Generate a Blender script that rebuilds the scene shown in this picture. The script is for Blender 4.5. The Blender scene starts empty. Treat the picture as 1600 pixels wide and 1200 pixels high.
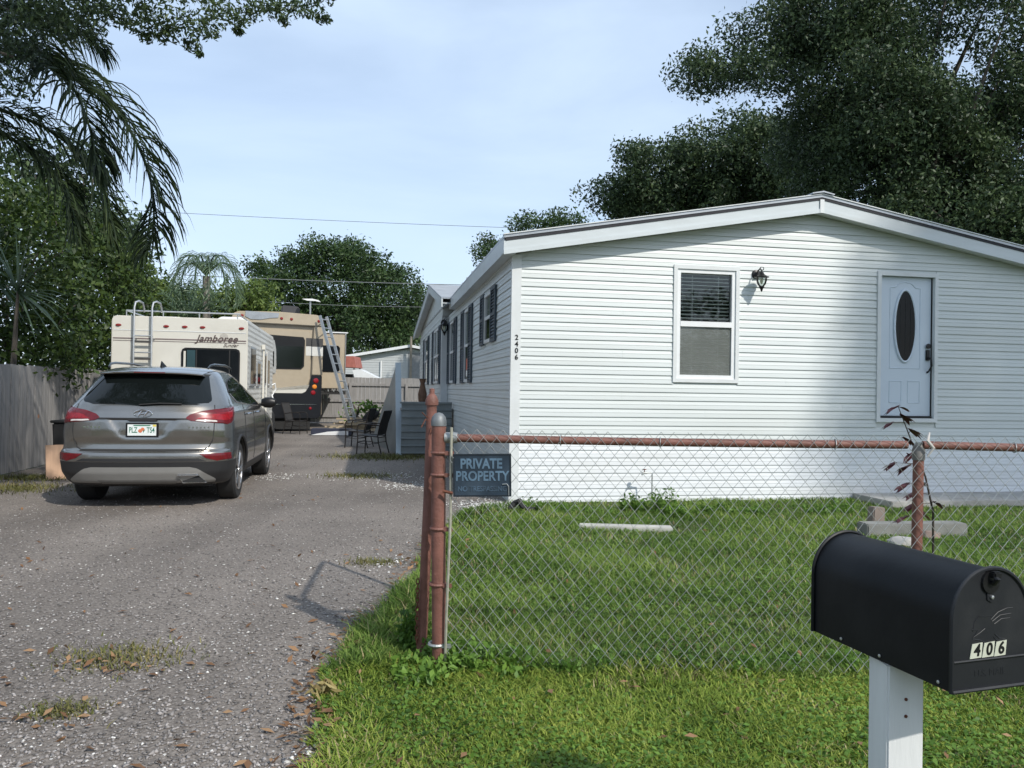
import bpy, math, random
import numpy as np
from mathutils import Matrix, Vector
random.seed(7); RNG = np.random.default_rng(11)
rad = math.radians
scene = bpy.context.scene
COL = scene.collection

# ---------------------------------------------------------------- camera
CAM_H = 1.42
cam_data = bpy.data.cameras.new('camera')
cam = bpy.data.objects.new('camera', cam_data); COL.objects.link(cam)
cam_data.sensor_width = 36.0; cam_data.lens = 27.0
cam_data.clip_start = 0.05; cam_data.clip_end = 2000
CAM_R = Matrix.Rotation(rad(90.46), 3, 'X') @ Matrix.Rotation(0.0154, 3, 'Z')
cam.matrix_world = Matrix.Translation((0, 0, CAM_H)) @ CAM_R.to_4x4()
scene.camera = cam
# ---------------------------------------------------------------- sky and sun
SUN_DIR = Vector((0.787, -0.874, 1.02)).normalized()
SUN_EL = math.asin(SUN_DIR.z); SUN_AZ = math.atan2(SUN_DIR.x, SUN_DIR.y)
world = bpy.data.worlds.new('World'); scene.world = world; world.use_nodes = True
wn, wl = world.node_tree.nodes, world.node_tree.links
bg = wn['Background']; bg.inputs['Strength'].default_value = 0.135
sky = wn.new('ShaderNodeTexSky'); sky.sky_type = 'NISHITA'; sky.sun_disc = False
sky.sun_elevation = SUN_EL; sky.sun_rotation = SUN_AZ
sky.air_density = 1.0; sky.dust_density = 1.2; sky.ozone_density = 1.0
tc = wn.new('ShaderNodeTexCoord')
mp = wn.new('ShaderNodeMapping'); mp.inputs['Scale'].default_value = (1.0, 1.0, 3.2)
mp.inputs['Location'].default_value = (0.35, 0.1, 0.2)
nz = wn.new('ShaderNodeTexNoise'); nz.inputs['Scale'].default_value = 1.7
nz.inputs['Detail'].default_value = 7; nz.inputs['Roughness'].default_value = 0.52
nz.inputs['Distortion'].default_value = 0.35
rp = wn.new('ShaderNodeValToRGB')
rp.color_ramp.elements[0].position = 0.30; rp.color_ramp.elements[0].color = (0.40, 0.40, 0.40, 1)
rp.color_ramp.elements[1].position = 0.72; rp.color_ramp.elements[1].color = (0.92, 0.92, 0.92, 1)
mx = wn.new('ShaderNodeMix'); mx.data_type = 'RGBA'
mx.inputs['B'].default_value = (4.9, 6.0, 7.5, 1)
wl.new(tc.outputs['Generated'], mp.inputs['Vector']); wl.new(mp.outputs['Vector'], nz.inputs['Vector'])
wl.new(nz.outputs['Fac'], rp.inputs['Fac']); wl.new(rp.outputs['Color'], mx.inputs['Factor'])
wl.new(sky.outputs['Color'], mx.inputs['A']); wl.new(mx.outputs['Result'], bg.inputs['Color'])
sun_data = bpy.data.lights.new('sun', 'SUN'); sun_data.energy = 3.1; sun_data.angle = rad(0.9)
sun_data.color = (1.0, 0.955, 0.88)
sun = bpy.data.objects.new('sun', sun_data); COL.objects.link(sun)
sun.rotation_euler = SUN_DIR.to_track_quat('Z', 'Y').to_euler(); sun.location = (10, -10, 20)
vs = scene.view_settings
vs.view_transform = 'Standard'; vs.look = 'None'; vs.exposure = 0.28; vs.gamma = 1.0; vs.use_curve_mapping = False
scene.render.engine = 'CYCLES'
scene.cycles.max_bounces = 6; scene.cycles.transparent_max_bounces = 12
scene.cycles.use_denoising = True

# ---------------------------------------------------------------- placing helpers
def at(px, py, depth):
    """world point seen at a photo pixel, at a forward distance"""
    d = CAM_R @ Vector(((px - 800) / 1200, (600 - py) / 1200, -1))
    t = depth / d.y
    return Vector((d.x * t, depth, CAM_H + d.z * t))
def onground(px, py, z=0.0):
    d = CAM_R @ Vector(((px - 800) / 1200, (600 - py) / 1200, -1))
    t = (z - CAM_H) / d.z
    return Vector((d.x * t, d.y * t, z))
YAW = rad(10.25)
GX, GY = math.cos(YAW), math.sin(YAW)
LOT0 = (-0.005, 9.7)
def lot(u, v, z=0.0):
    return Vector((LOT0[0] + GX * u - GY * v, LOT0[1] + GY * u + GX * v, z))

# ---------------------------------------------------------------- materials
def _principled(name):
    m = bpy.data.materials.new(name); m.use_nodes = True
    return m, m.node_tree.nodes, m.node_tree.links, m.node_tree.nodes['Principled BSDF']
def mat(name, col, rough=0.6, metal=0.0, var=0.12, scale=6.0, bump=0.0, bscale=60.0, stretch=(1, 1, 1), coat=0.0,
        spec=0.5, dirt=None, dscale=2.0, damt=0.4, island=0.0, trans=0.0):
    """procedural material: base colour broken up by noise, optional dirt patches, bump, per-piece variation"""
    m, n, l, b = _principled(name)
    tcn = n.new('ShaderNodeTexCoord'); mpn = n.new('ShaderNodeMapping'); mpn.inputs['Scale'].default_value = stretch
    l.new(tcn.outputs['Object'], mpn.inputs['Vector'])
    nz = n.new('ShaderNodeTexNoise'); nz.inputs['Scale'].default_value = scale; nz.inputs['Detail'].default_value = 5
    l.new(mpn.outputs['Vector'], nz.inputs['Vector'])
    r = n.new('ShaderNodeValToRGB'); e = r.color_ramp.elements
    e[0].position = 0.3; e[1].position = 0.7
    e[0].color = tuple(c * (1 - var) for c in col) + (1,); e[1].color = tuple(min(1, c * (1 + var)) for c in col) + (1,)
    l.new(nz.outputs['Fac'], r.inputs['Fac'])
    out = r.outputs['Color']
    if island:
        g = n.new('ShaderNodeNewGeometry')
        mr = n.new('ShaderNodeMapRange'); mr.inputs['To Min'].default_value = 1 - island; mr.inputs['To Max'].default_value = 1 + island
        l.new(g.outputs['Random Per Island'], mr.inputs['Value'])
        mu = n.new('ShaderNodeVectorMath'); mu.operation = 'SCALE'
        l.new(out, mu.inputs[0]); l.new(mr.outputs['Result'], mu.inputs['Scale']); out = mu.outputs['Vector']
    if dirt:
        dn = n.new('ShaderNodeTexNoise'); dn.inputs['Scale'].default_value = dscale; dn.inputs['Detail'].default_value = 8
        l.new(mpn.outputs['Vector'], dn.inputs['Vector'])
        dr = n.new('ShaderNodeValToRGB'); dr.color_ramp.elements[0].position = 0.48; dr.color_ramp.elements[1].position = 0.75
        dr.color_ramp.elements[1].color = (damt, damt, damt, 1)
        l.new(dn.outputs['Fac'], dr.inputs['Fac'])
        mm = n.new('ShaderNodeMix'); mm.data_type = 'RGBA'; mm.inputs['B'].default_value = tuple(dirt) + (1,)
        l.new(dr.outputs['Color'], mm.inputs['Factor']); l.new(out, mm.inputs['A']); out = mm.outputs['Result']
    l.new(out, b.inputs['Base Color'])
    b.inputs['Roughness'].default_value = rough; b.inputs['Metallic'].default_value = metal
    b.inputs['Coat Weight'].default_value = coat; b.inputs['Coat Roughness'].default_value = 0.06
    b.inputs['Specular IOR Level'].default_value = spec
    if bump:
        bn = n.new('ShaderNodeTexNoise'); bn.inputs['Scale'].default_value = bscale; bn.inputs['Detail'].default_value = 6
        l.new(mpn.outputs['Vector'], bn.inputs['Vector'])
        bp = n.new('ShaderNodeBump'); bp.inputs['Strength'].default_value = bump; bp.inputs['Distance'].default_value = 0.01
        l.new(bn.outputs['Fac'], bp.inputs['Height']); l.new(bp.outputs['Normal'], b.inputs['Normal'])
    if trans:
        tr = n.new('ShaderNodeBsdfTranslucent'); l.new(out, tr.inputs['Color'])
        ms = n.new('ShaderNodeMixShader'); ms.inputs['Fac'].default_value = trans
        l.new(b.outputs['BSDF'], ms.inputs[1]); l.new(tr.outputs['BSDF'], ms.inputs[2])
        l.new(ms.outputs['Shader'], n['Material Output'].inputs['Surface'])
    return m
def leafmat(name, dark, mid, light, rough=0.5, trans=0.25, spec=0.35):
    """foliage: colour picked per leaf plus slow noise through the crown"""
    m, n, l, b = _principled(name)
    g = n.new('ShaderNodeNewGeometry'); tcn = n.new('ShaderNodeTexCoord')
    nz = n.new('ShaderNodeTexNoise'); nz.inputs['Scale'].default_value = 0.9; nz.inputs['Detail'].default_value = 3
    l.new(tcn.outputs['Object'], nz.inputs['Vector'])
    ad = n.new('ShaderNodeMath'); ad.operation = 'MULTIPLY_ADD'; ad.inputs[1].default_value = 0.55
    sb = n.new('ShaderNodeMath'); sb.operation = 'MULTIPLY_ADD'; sb.inputs[1].default_value = 1.1; sb.inputs[2].default_value = -0.32
    l.new(nz.outputs['Fac'], sb.inputs[0])
    l.new(g.outputs['Random Per Island'], ad.inputs[0]); l.new(sb.outputs['Value'], ad.inputs[2])
    r = n.new('ShaderNodeValToRGB'); e = r.color_ramp.elements
    e[0].position = 0.15; e[0].color = tuple(dark) + (1,); e[1].position = 0.9; e[1].color = tuple(light) + (1,)
    k = e.new(0.5); k.color = tuple(mid) + (1,)
    l.new(ad.outputs['Value'], r.inputs['Fac']); l.new(r.outputs['Color'], b.inputs['Base Color'])
    b.inputs['Roughness'].default_value = rough; b.inputs['Specular IOR Level'].default_value = spec
    tr = n.new('ShaderNodeBsdfTranslucent'); l.new(r.outputs['Color'], tr.inputs['Color'])
    ms = n.new('ShaderNodeMixShader'); ms.inputs['Fac'].default_value = trans
    l.new(b.outputs['BSDF'], ms.inputs[1]); l.new(tr.outputs['BSDF'], ms.inputs[2])
    l.new(ms.outputs['Shader'], n['Material Output'].inputs['Surface'])
    return m
def glassy(name, col, rough=0.04, trans=0.0):
    m, n, l, b = _principled(name)
    tcn = n.new('ShaderNodeTexCoord'); nz = n.new('ShaderNodeTexNoise'); nz.inputs['Scale'].default_value = 1.5
    l.new(tcn.outputs['Object'], nz.inputs['Vector'])
    mr = n.new('ShaderNodeMapRange'); mr.inputs['To Min'].default_value = rough; mr.inputs['To Max'].default_value = rough + 0.04
    l.new(nz.outputs['Fac'], mr.inputs['Value']); l.new(mr.outputs['Result'], b.inputs['Roughness'])
    b.inputs['Base Color'].default_value = tuple(col) + (1,)
    b.inputs['Transmission Weight'].default_value = trans
    b.inputs['Specular IOR Level'].default_value = 0.36
    return m

def thin_glass(name, tint=(1, 1, 1), veil=0.0, veilcol=(0.05, 0.06, 0.06)):
    """thin pane: lets light straight through and mirrors by the Fresnel law, with an optional dusty veil"""
    m, n, l, b = _principled(name); n.remove(b)
    t = n.new('ShaderNodeBsdfTransparent'); t.inputs['Color'].default_value = tuple(tint) + (1,)
    d = n.new('ShaderNodeBsdfDiffuse'); tcn = n.new('ShaderNodeTexCoord'); nz = n.new('ShaderNodeTexNoise'); nz.inputs['Scale'].default_value = 3
    l.new(tcn.outputs['Object'], nz.inputs['Vector']); d.inputs['Color'].default_value = tuple(veilcol) + (1,)
    mr = n.new('ShaderNodeMapRange'); mr.inputs['To Min'].default_value = veil * 0.8; mr.inputs['To Max'].default_value = veil * 1.2; l.new(nz.outputs['Fac'], mr.inputs['Value'])
    m1 = n.new('ShaderNodeMixShader'); l.new(mr.outputs['Result'], m1.inputs['Fac']); l.new(t.outputs[0], m1.inputs[1]); l.new(d.outputs[0], m1.inputs[2])
    g = n.new('ShaderNodeBsdfGlossy'); g.inputs['Roughness'].default_value = 0.02
    f = n.new('ShaderNodeFresnel'); f.inputs['IOR'].default_value = 1.5
    m2 = n.new('ShaderNodeMixShader'); l.new(f.outputs[0], m2.inputs['Fac']); l.new(m1.outputs[0], m2.inputs[1]); l.new(g.outputs[0], m2.inputs[2])
    l.new(m2.outputs[0], n['Material Output'].inputs['Surface']); return m

# ---------------------------------------------------------------- mesh helpers
class MB:
    """collects shapes; build() links them as ONE mesh object"""
    def __init__(s): s.v = []; s.f = []
    def add(s, verts, faces):
        k = len(s.v); s.v.extend([tuple(p) for p in verts]); s.f.extend([tuple(i + k for i in f) for f in faces]); return s
    def box(s, lo, hi):
        x0, y0, z0 = lo; x1, y1, z1 = hi
        return s.add([(x0, y0, z0), (x1, y0, z0), (x1, y1, z0), (x0, y1, z0), (x0, y0, z1), (x1, y0, z1), (x1, y1, z1), (x0, y1, z1)],
                     [(0, 3, 2, 1), (4, 5, 6, 7), (0, 1, 5, 4), (1, 2, 6, 5), (2, 3, 7, 6), (3, 0, 4, 7)])
    def obox(s, c, size, M=None):
        hx, hy, hz = (a / 2 for a in size)
        pts = [Vector((x, y, z)) for z in (-hz, hz) for x, y in ((-hx, -hy), (hx, -hy), (hx, hy), (-hx, hy))]
        if M is not None: pts = [M @ p for p in pts]
        c = Vector(c)
        return s.add([p + c for p in pts], [(0, 3, 2, 1), (4, 5, 6, 7), (0, 1, 5, 4), (1, 2, 6, 5), (2, 3, 7, 6), (3, 0, 4, 7)])
    def tube(s, path, r, n=8, closed=False, cap=True):
        P = [Vector(p) for p in path]; N = len(P)
        rr = r if isinstance(r, (list, tuple)) else [r] * N
        k = len(s.v); prev = None
        for i, p in enumerate(P):
            if closed: t = P[(i + 1) % N] - P[i - 1]
            else: t = P[min(i + 1, N - 1)] - P[max(i - 1, 0)]
            t = t.normalized() if t.length > 1e-9 else Vector((0, 0, 1))
            if prev is None:
                a = Vector((0, 0, 1)) if abs(t.z) < 0.9 else Vector((1, 0, 0))
                e1 = t.cross(a).normalized()
            else:
                e1 = (prev - t * prev.dot(t)).normalized()
            prev = e1; e2 = t.cross(e1)
            for j in range(n):
                a = 2 * math.pi * j / n
                s.v.append(tuple(p + (e1 * math.cos(a) + e2 * math.sin(a)) * rr[i]))
        m = N if closed else N - 1
        for i in range(m):
            for j in range(n):
                a = k + i * n + j; b = k + i * n + (j + 1) % n
                c = k + ((i + 1) % N) * n + (j + 1) % n; d = k + ((i + 1) % N) * n + j
                s.f.append((a, b, c, d))
        if cap and not closed:
            s.f.append(tuple(k + j for j in reversed(range(n)))); s.f.append(tuple(k + (N - 1) * n + j for j in range(n)))
        return s
    def prism(s, poly, axis, a, b):
        """polygon in the two other axes, extruded along axis 'x','y' or 'z' from a to b"""
        n = len(poly)
        def P(p, t):
            return {'x': (t, p[0], p[1]), 'y': (p[0], t, p[1]), 'z': (p[0], p[1], t)}[axis]
        v = [P(p, a) for p in poly] + [P(p, b) for p in poly]
        return s.add(v, [tuple(range(n))[::-1], tuple(range(n, 2 * n))] + [(i, (i + 1) % n, n + (i + 1) % n, n + i) for i in range(n)])
    def lathe(s, prof, axis='z', n=16, c=(0, 0, 0)):
        k = len(s.v)
        for (r, h) in prof:
            for j in range(n):
                a = 2 * math.pi * j / n; x, y = r * math.cos(a), r * math.sin(a)
                p = {'z': (x, y, h), 'x': (h, x, y), 'y': (x, h, y)}[axis]
                s.v.append((p[0] + c[0], p[1] + c[1], p[2] + c[2]))
        for i in range(len(prof) - 1):
            for j in range(n):
                s.f.append((k + i * n + j, k + i * n + (j + 1) % n, k + (i + 1) * n + (j + 1) % n, k + (i + 1) * n + j))
        s.f.append(tuple(k + j for j in reversed(range(n)))); s.f.append(tuple(k + (len(prof) - 1) * n + j for j in range(n)))
        return s
    def build(s, name, m, parent=None, smooth=False, bevel=0.0, fix=True):
        me = bpy.data.meshes.new(name); me.from_pydata(s.v, [], s.f)
        if fix:
            import bmesh
            bm = bmesh.new(); bm.from_mesh(me); bmesh.ops.recalc_face_normals(bm, faces=bm.faces)
            if bevel: bmesh.ops.bevel(bm, geom=list(bm.edges), offset=bevel, segments=2, affect='EDGES', clamp_overlap=True)
            bm.to_mesh(me); bm.free()
        if smooth:
            me.polygons.foreach_set('use_smooth', [True] * len(me.polygons))
            if smooth != 'full':
                me.set_sharp_from_angle(angle=rad(38))
        o = bpy.data.objects.new(name, me); COL.objects.link(o)
        if m: me.materials.append(m)
        if parent: o.parent = parent
        return o
def tag(o, label=None, cat=None, group=None, kind=None):
    if label: o['label'] = label
    if cat: o['category'] = cat
    if group: o['group'] = group
    if kind: o['kind'] = kind
    return o
def thing(name, label, cat, loc=(0, 0, 0), rz=0.0, group=None):
    o = bpy.data.objects.new(name, None); COL.objects.link(o); o.empty_display_size = 0.2
    o.location = loc; o.rotation_euler = (0, 0, rz)
    return tag(o, label, cat, group)
def share(src, name, parent, loc=(0, 0, 0), rot=(0, 0, 0), scale=(1, 1, 1)):
    """another piece that shares the mesh of src"""
    o = bpy.data.objects.new(name, src.data); COL.objects.link(o)
    o.parent = parent; o.location = loc; o.rotation_euler = rot; o.scale = scale
    return o
def text(name, body, size, m, parent, M, extrude=0.001, shear=0.0, offset=0.0, sx=1.0, space=1.0):
    cu = bpy.data.curves.new(name, 'FONT'); cu.body = body; cu.size = size; cu.extrude = extrude
    cu.align_x = 'CENTER'; cu.align_y = 'CENTER'; cu.shear = shear; cu.offset = offset; cu.space_character = space
    tmp = bpy.data.objects.new(name + '_tmp', cu); COL.objects.link(tmp)
    dg = bpy.context.evaluated_depsgraph_get()
    me = bpy.data.meshes.new_from_object(tmp.evaluated_get(dg))
    bpy.data.objects.remove(tmp); bpy.data.curves.remove(cu)
    me.name = name
    me.transform(M @ Matrix.Diagonal((sx, 1, 1, 1)))
    me.materials.clear(); me.materials.append(m)
    o = bpy.data.objects.new(name, me); COL.objects.link(o); o.parent = parent
    return o
# text standing upright, read from -y
UPR = Matrix.Rotation(rad(90), 4, 'X')
def npmesh(name, verts, faces_flat, nper, m, parent=None, smooth=False):
    """fast mesh from numpy arrays; all faces have nper corners"""
    me = bpy.data.meshes.new(name)
    nv = len(verts); nf = len(faces_flat) // nper
    me.vertices.add(nv); me.vertices.foreach_set('co', np.asarray(verts, dtype=np.float32).ravel())
    me.loops.add(nf * nper); me.loops.foreach_set('vertex_index', np.asarray(faces_flat, dtype=np.int32))
    me.polygons.add(nf); me.polygons.foreach_set('loop_start', np.arange(0, nf * nper, nper, dtype=np.int32))
    me.update(calc_edges=True)
    if smooth: me.polygons.foreach_set('use_smooth', [True] * nf)
    me.materials.append(m)
    o = bpy.data.objects.new(name, me); COL.objects.link(o)
    if parent: o.parent = parent
    return o
def unit(a): return a / np.maximum(np.linalg.norm(a, axis=1, keepdims=True), 1e-9)
def leaves(name, C, size, m, parent=None, aspect=0.45, up=0.35, jit=0.35, dirs=None):
    """one folded leaf of two triangles at every centre in C"""
    C = np.asarray(C, dtype=float); n = len(C)
    d = unit(RNG.normal(size=(n, 3))) if dirs is None else unit(dirs + RNG.normal(size=(n, 3)) * 0.25)
    nrm = RNG.normal(size=(n, 3)); nrm[:, 2] += up * 2
    w = unit(np.cross(d, nrm)); nn = unit(np.cross(w, d))
    L = size * (1 + RNG.uniform(-jit, jit, size=(n, 1)))
    a = C - d * L * 0.5; b = C + d * L * 0.5
    c1 = C + w * L * aspect * 0.5 + nn * L * 0.06; c2 = C - w * L * aspect * 0.5 + nn * L * 0.06
    V = np.stack([a, c1, b, c2], axis=1).reshape(-1, 3)
    F = (np.arange(n)[:, None] * 4 + np.array([[0, 1, 2, 3]])).ravel()
    return npmesh(name, V, F, 4, m, parent)
def clumps(centres, radii, per, flat=0.75):
    """leaf centres gathered into uneven clumps"""
    out = []
    for c, r in zip(centres, radii):
        k = max(8, int(per * (r ** 2)))
        p = unit(RNG.normal(size=(k, 3))) * (RNG.uniform(0.15, 1.0, size=(k, 1)) ** 0.55) * r
        p[:, 2] *= flat
        p += RNG.normal(size=(k, 3)) * r * 0.12
        out.append(p + np.asarray(c))
    return np.concatenate(out)
def ell_points(c, r, n, shell=0.55):
    """points in an ellipsoid, most of them near its outside"""
    p = unit(RNG.normal(size=(n, 3))) * (RNG.uniform(shell ** 3, 1, size=(n, 1)) ** (1 / 3))
    return np.asarray(c) + p * np.asarray(r)
# ---------------------------------------------------------------- material library
M = {}
M['vinyl'] = mat('white_vinyl_siding', (0.60, 0.635, 0.625), 0.42, var=0.025, scale=1.2, dirt=(0.44, 0.45, 0.41), dscale=0.8, damt=0.38, bump=0.10, bscale=5, stretch=(0.25, 1, 3))
M['skirt'] = mat('white_vinyl_skirting', (0.70, 0.72, 0.735), 0.45, var=0.03, scale=1.5, dirt=(0.46, 0.44, 0.38), dscale=1.1, damt=0.38, bump=0.10, bscale=5, stretch=(0.3, 1, 2))
M['trim'] = mat('white_trim', (0.66, 0.68, 0.68), 0.45, var=0.03, dirt=(0.5, 0.49, 0.44), dscale=2, damt=0.25)
M['fascia'] = mat('white_metal_fascia', (0.56, 0.60, 0.61), 0.38, var=0.04, dirt=(0.42, 0.41, 0.38), dscale=1.6, damt=0.45, stretch=(0.5, 1, 2))
M['roofmetal'] = mat('galvanised_roof', (0.38, 0.40, 0.42), 0.38, 0.6, var=0.1, scale=3)
M['darkedge'] = mat('dark_roof_underlay', (0.03, 0.03, 0.035), 0.8)
M['door'] = mat('pale_blue_door_paint', (0.57, 0.64, 0.71), 0.35, var=0.02, scale=2)
M['black'] = mat('black_metal', (0.012, 0.012, 0.013), 0.4, 0.3)
M['blackm'] = mat('black_matt', (0.02, 0.02, 0.02), 0.75)
M['rubber'] = mat('black_rubber', (0.018, 0.018, 0.018), 0.8, bump=0.2)
M['glass_dark'] = glassy('dark_window_glass', (0.008, 0.010, 0.012))
M['pane'] = thin_glass('clear_window_pane', (0.93, 0.96, 0.95))
M['screen'] = mat('insect_screen', (0.10, 0.115, 0.115), 0.55, var=0.1)
M['blind'] = mat('white_blind', (0.80, 0.80, 0.74), 0.5, var=0.03)
M['shutter'] = mat('slate_blue_shutter', (0.035, 0.055, 0.075), 0.55)
M['room'] = mat('dark_room', (0.02, 0.022, 0.022), 0.9)
M['galv'] = mat('galvanised_steel', (0.34, 0.355, 0.35), 0.5, 0.6, var=0.15, scale=40)
M['rust'] = mat('red_oxide_painted_pipe', (0.185, 0.078, 0.058), 0.6, var=0.16, scale=14, dirt=(0.09, 0.035, 0.02), dscale=9, damt=0.8, bump=0.3, bscale=90)
M['rustdeep'] = mat('rusty_iron', (0.13, 0.045, 0.025), 0.85, var=0.35, scale=25, bump=0.6, bscale=80)
M['alu'] = mat('aluminium', (0.55, 0.56, 0.56), 0.35, 0.8, var=0.06)
M['whitepl'] = mat('white_plastic', (0.75, 0.76, 0.76), 0.4, var=0.03)
M['concrete'] = mat('concrete', (0.36, 0.35, 0.33), 0.9, var=0.16, scale=7, bump=0.4, bscale=40, dirt=(0.18, 0.17, 0.14), damt=0.6)
M['greyboard'] = mat('weathered_grey_fence_board', (0.27, 0.26, 0.25), 0.85, var=0.16, scale=3, stretch=(9, 9, 0.7), bump=0.4, bscale=8, dirt=(0.11, 0.105, 0.10), dscale=1.2, damt=0.5)
M['corrugrey'] = mat('grey_painted_metal_sheet', (0.215, 0.24, 0.245), 0.45, 0.2, var=0.05, dirt=(0.08, 0.09, 0.09), damt=0.4)
M['palegrey'] = mat('pale_grey_painted_board', (0.36, 0.42, 0.45), 0.55, var=0.05)
M['ply'] = mat('raw_plywood', (0.46, 0.30, 0.20), 0.75, var=0.14, scale=3, stretch=(6, 6, 0.8), bump=0.1)
M['cream'] = mat('cream_fibreglass', (0.66, 0.64, 0.57), 0.35, var=0.03, scale=1.2, dirt=(0.40, 0.38, 0.33), dscale=1.1, damt=0.35, coat=0.2)
M['creamrib'] = mat('white_ribbed_aluminium', (0.66, 0.65, 0.60), 0.4, 0.1, var=0.05, dirt=(0.4, 0.38, 0.34), damt=0.35)
M['tan'] = mat('tan_gelcoat', (0.42, 0.355, 0.26), 0.3, var=0.04, dirt=(0.36, 0.30, 0.21), damt=0.4, coat=0.3)
M['rvblack'] = mat('black_gelcoat', (0.006, 0.007, 0.010), 0.35, var=0.1, coat=0.1)
M['rvgrey'] = mat('grey_stripe_paint', (0.07, 0.066, 0.062), 0.35)
M['red'] = mat('red_lens', (0.12, 0.004, 0.007), 0.25, var=0.2, scale=30, coat=0.25)
M['redbright'] = mat('bright_red_lens', (0.26, 0.008, 0.014), 0.25, var=0.25, scale=40, coat=0.2)
M['amber'] = mat('amber_lens', (0.75, 0.25, 0.03), 0.2, var=0.15, scale=30, coat=0.6)
M['markred'] = mat('marker_lens', (0.22, 0.015, 0.012), 0.25, coat=0.5)
M['chrome'] = mat('chrome', (0.75, 0.76, 0.78), 0.12, 1.0, var=0.03)
M['bark'] = mat('oak_bark', (0.10, 0.085, 0.07), 0.95, var=0.3, scale=12, bump=0.8, bscale=25, stretch=(1, 1, 0.3))
M['twig'] = mat('dark_twig', (0.05, 0.04, 0.03), 0.9, var=0.3)
M['oak'] = leafmat('oak_leaves', (0.017, 0.031, 0.016), (0.046, 0.078, 0.034), (0.105, 0.15, 0.058))
M['oakfar'] = leafmat('far_oak_leaves', (0.018, 0.036, 0.015), (0.042, 0.080, 0.026), (0.095, 0.15, 0.045))
M['bush'] = leafmat('hedge_leaves', (0.014, 0.030, 0.008), (0.038, 0.070, 0.014), (0.095, 0.140, 0.028))
M['bushpale'] = leafmat('light_hedge_leaves', (0.045, 0.075, 0.018), (0.11, 0.165, 0.036), (0.21, 0.27, 0.07))
M['palm'] = leafmat('palm_leaflets', (0.008, 0.016, 0.008), (0.020, 0.036, 0.016), (0.05, 0.075, 0.025), rough=0.6, spec=0.2)
M['palmfar'] = leafmat('far_palm_leaflets', (0.05, 0.085, 0.05), (0.09, 0.14, 0.08), (0.14, 0.20, 0.10), rough=0.4)
M['weed'] = leafmat('weed_leaves', (0.05, 0.11, 0.018), (0.12, 0.23, 0.036), (0.22, 0.36, 0.065), trans=0.4)
M['purple'] = leafmat('purple_leaves', (0.035, 0.010, 0.014), (0.075, 0.020, 0.026), (0.13, 0.045, 0.045), trans=0.2)
M['dryleaf'] = leafmat('dry_leaves', (0.085, 0.045, 0.024), (0.20, 0.105, 0.05), (0.38, 0.24, 0.13), rough=0.8, trans=0.1)
M['grass'] = leafmat('grass_blades', (0.058, 0.112, 0.022), (0.150, 0.252, 0.046), (0.33, 0.41, 0.11), rough=0.55, trans=0.4, spec=0.2)
M['verge'] = leafmat('verge_grass_blades', (0.092, 0.150, 0.024), (0.245, 0.340, 0.055), (0.50, 0.54, 0.13), rough=0.55, trans=0.4, spec=0.2)  # verge grass: a yellower, brighter green than the lawn

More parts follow.
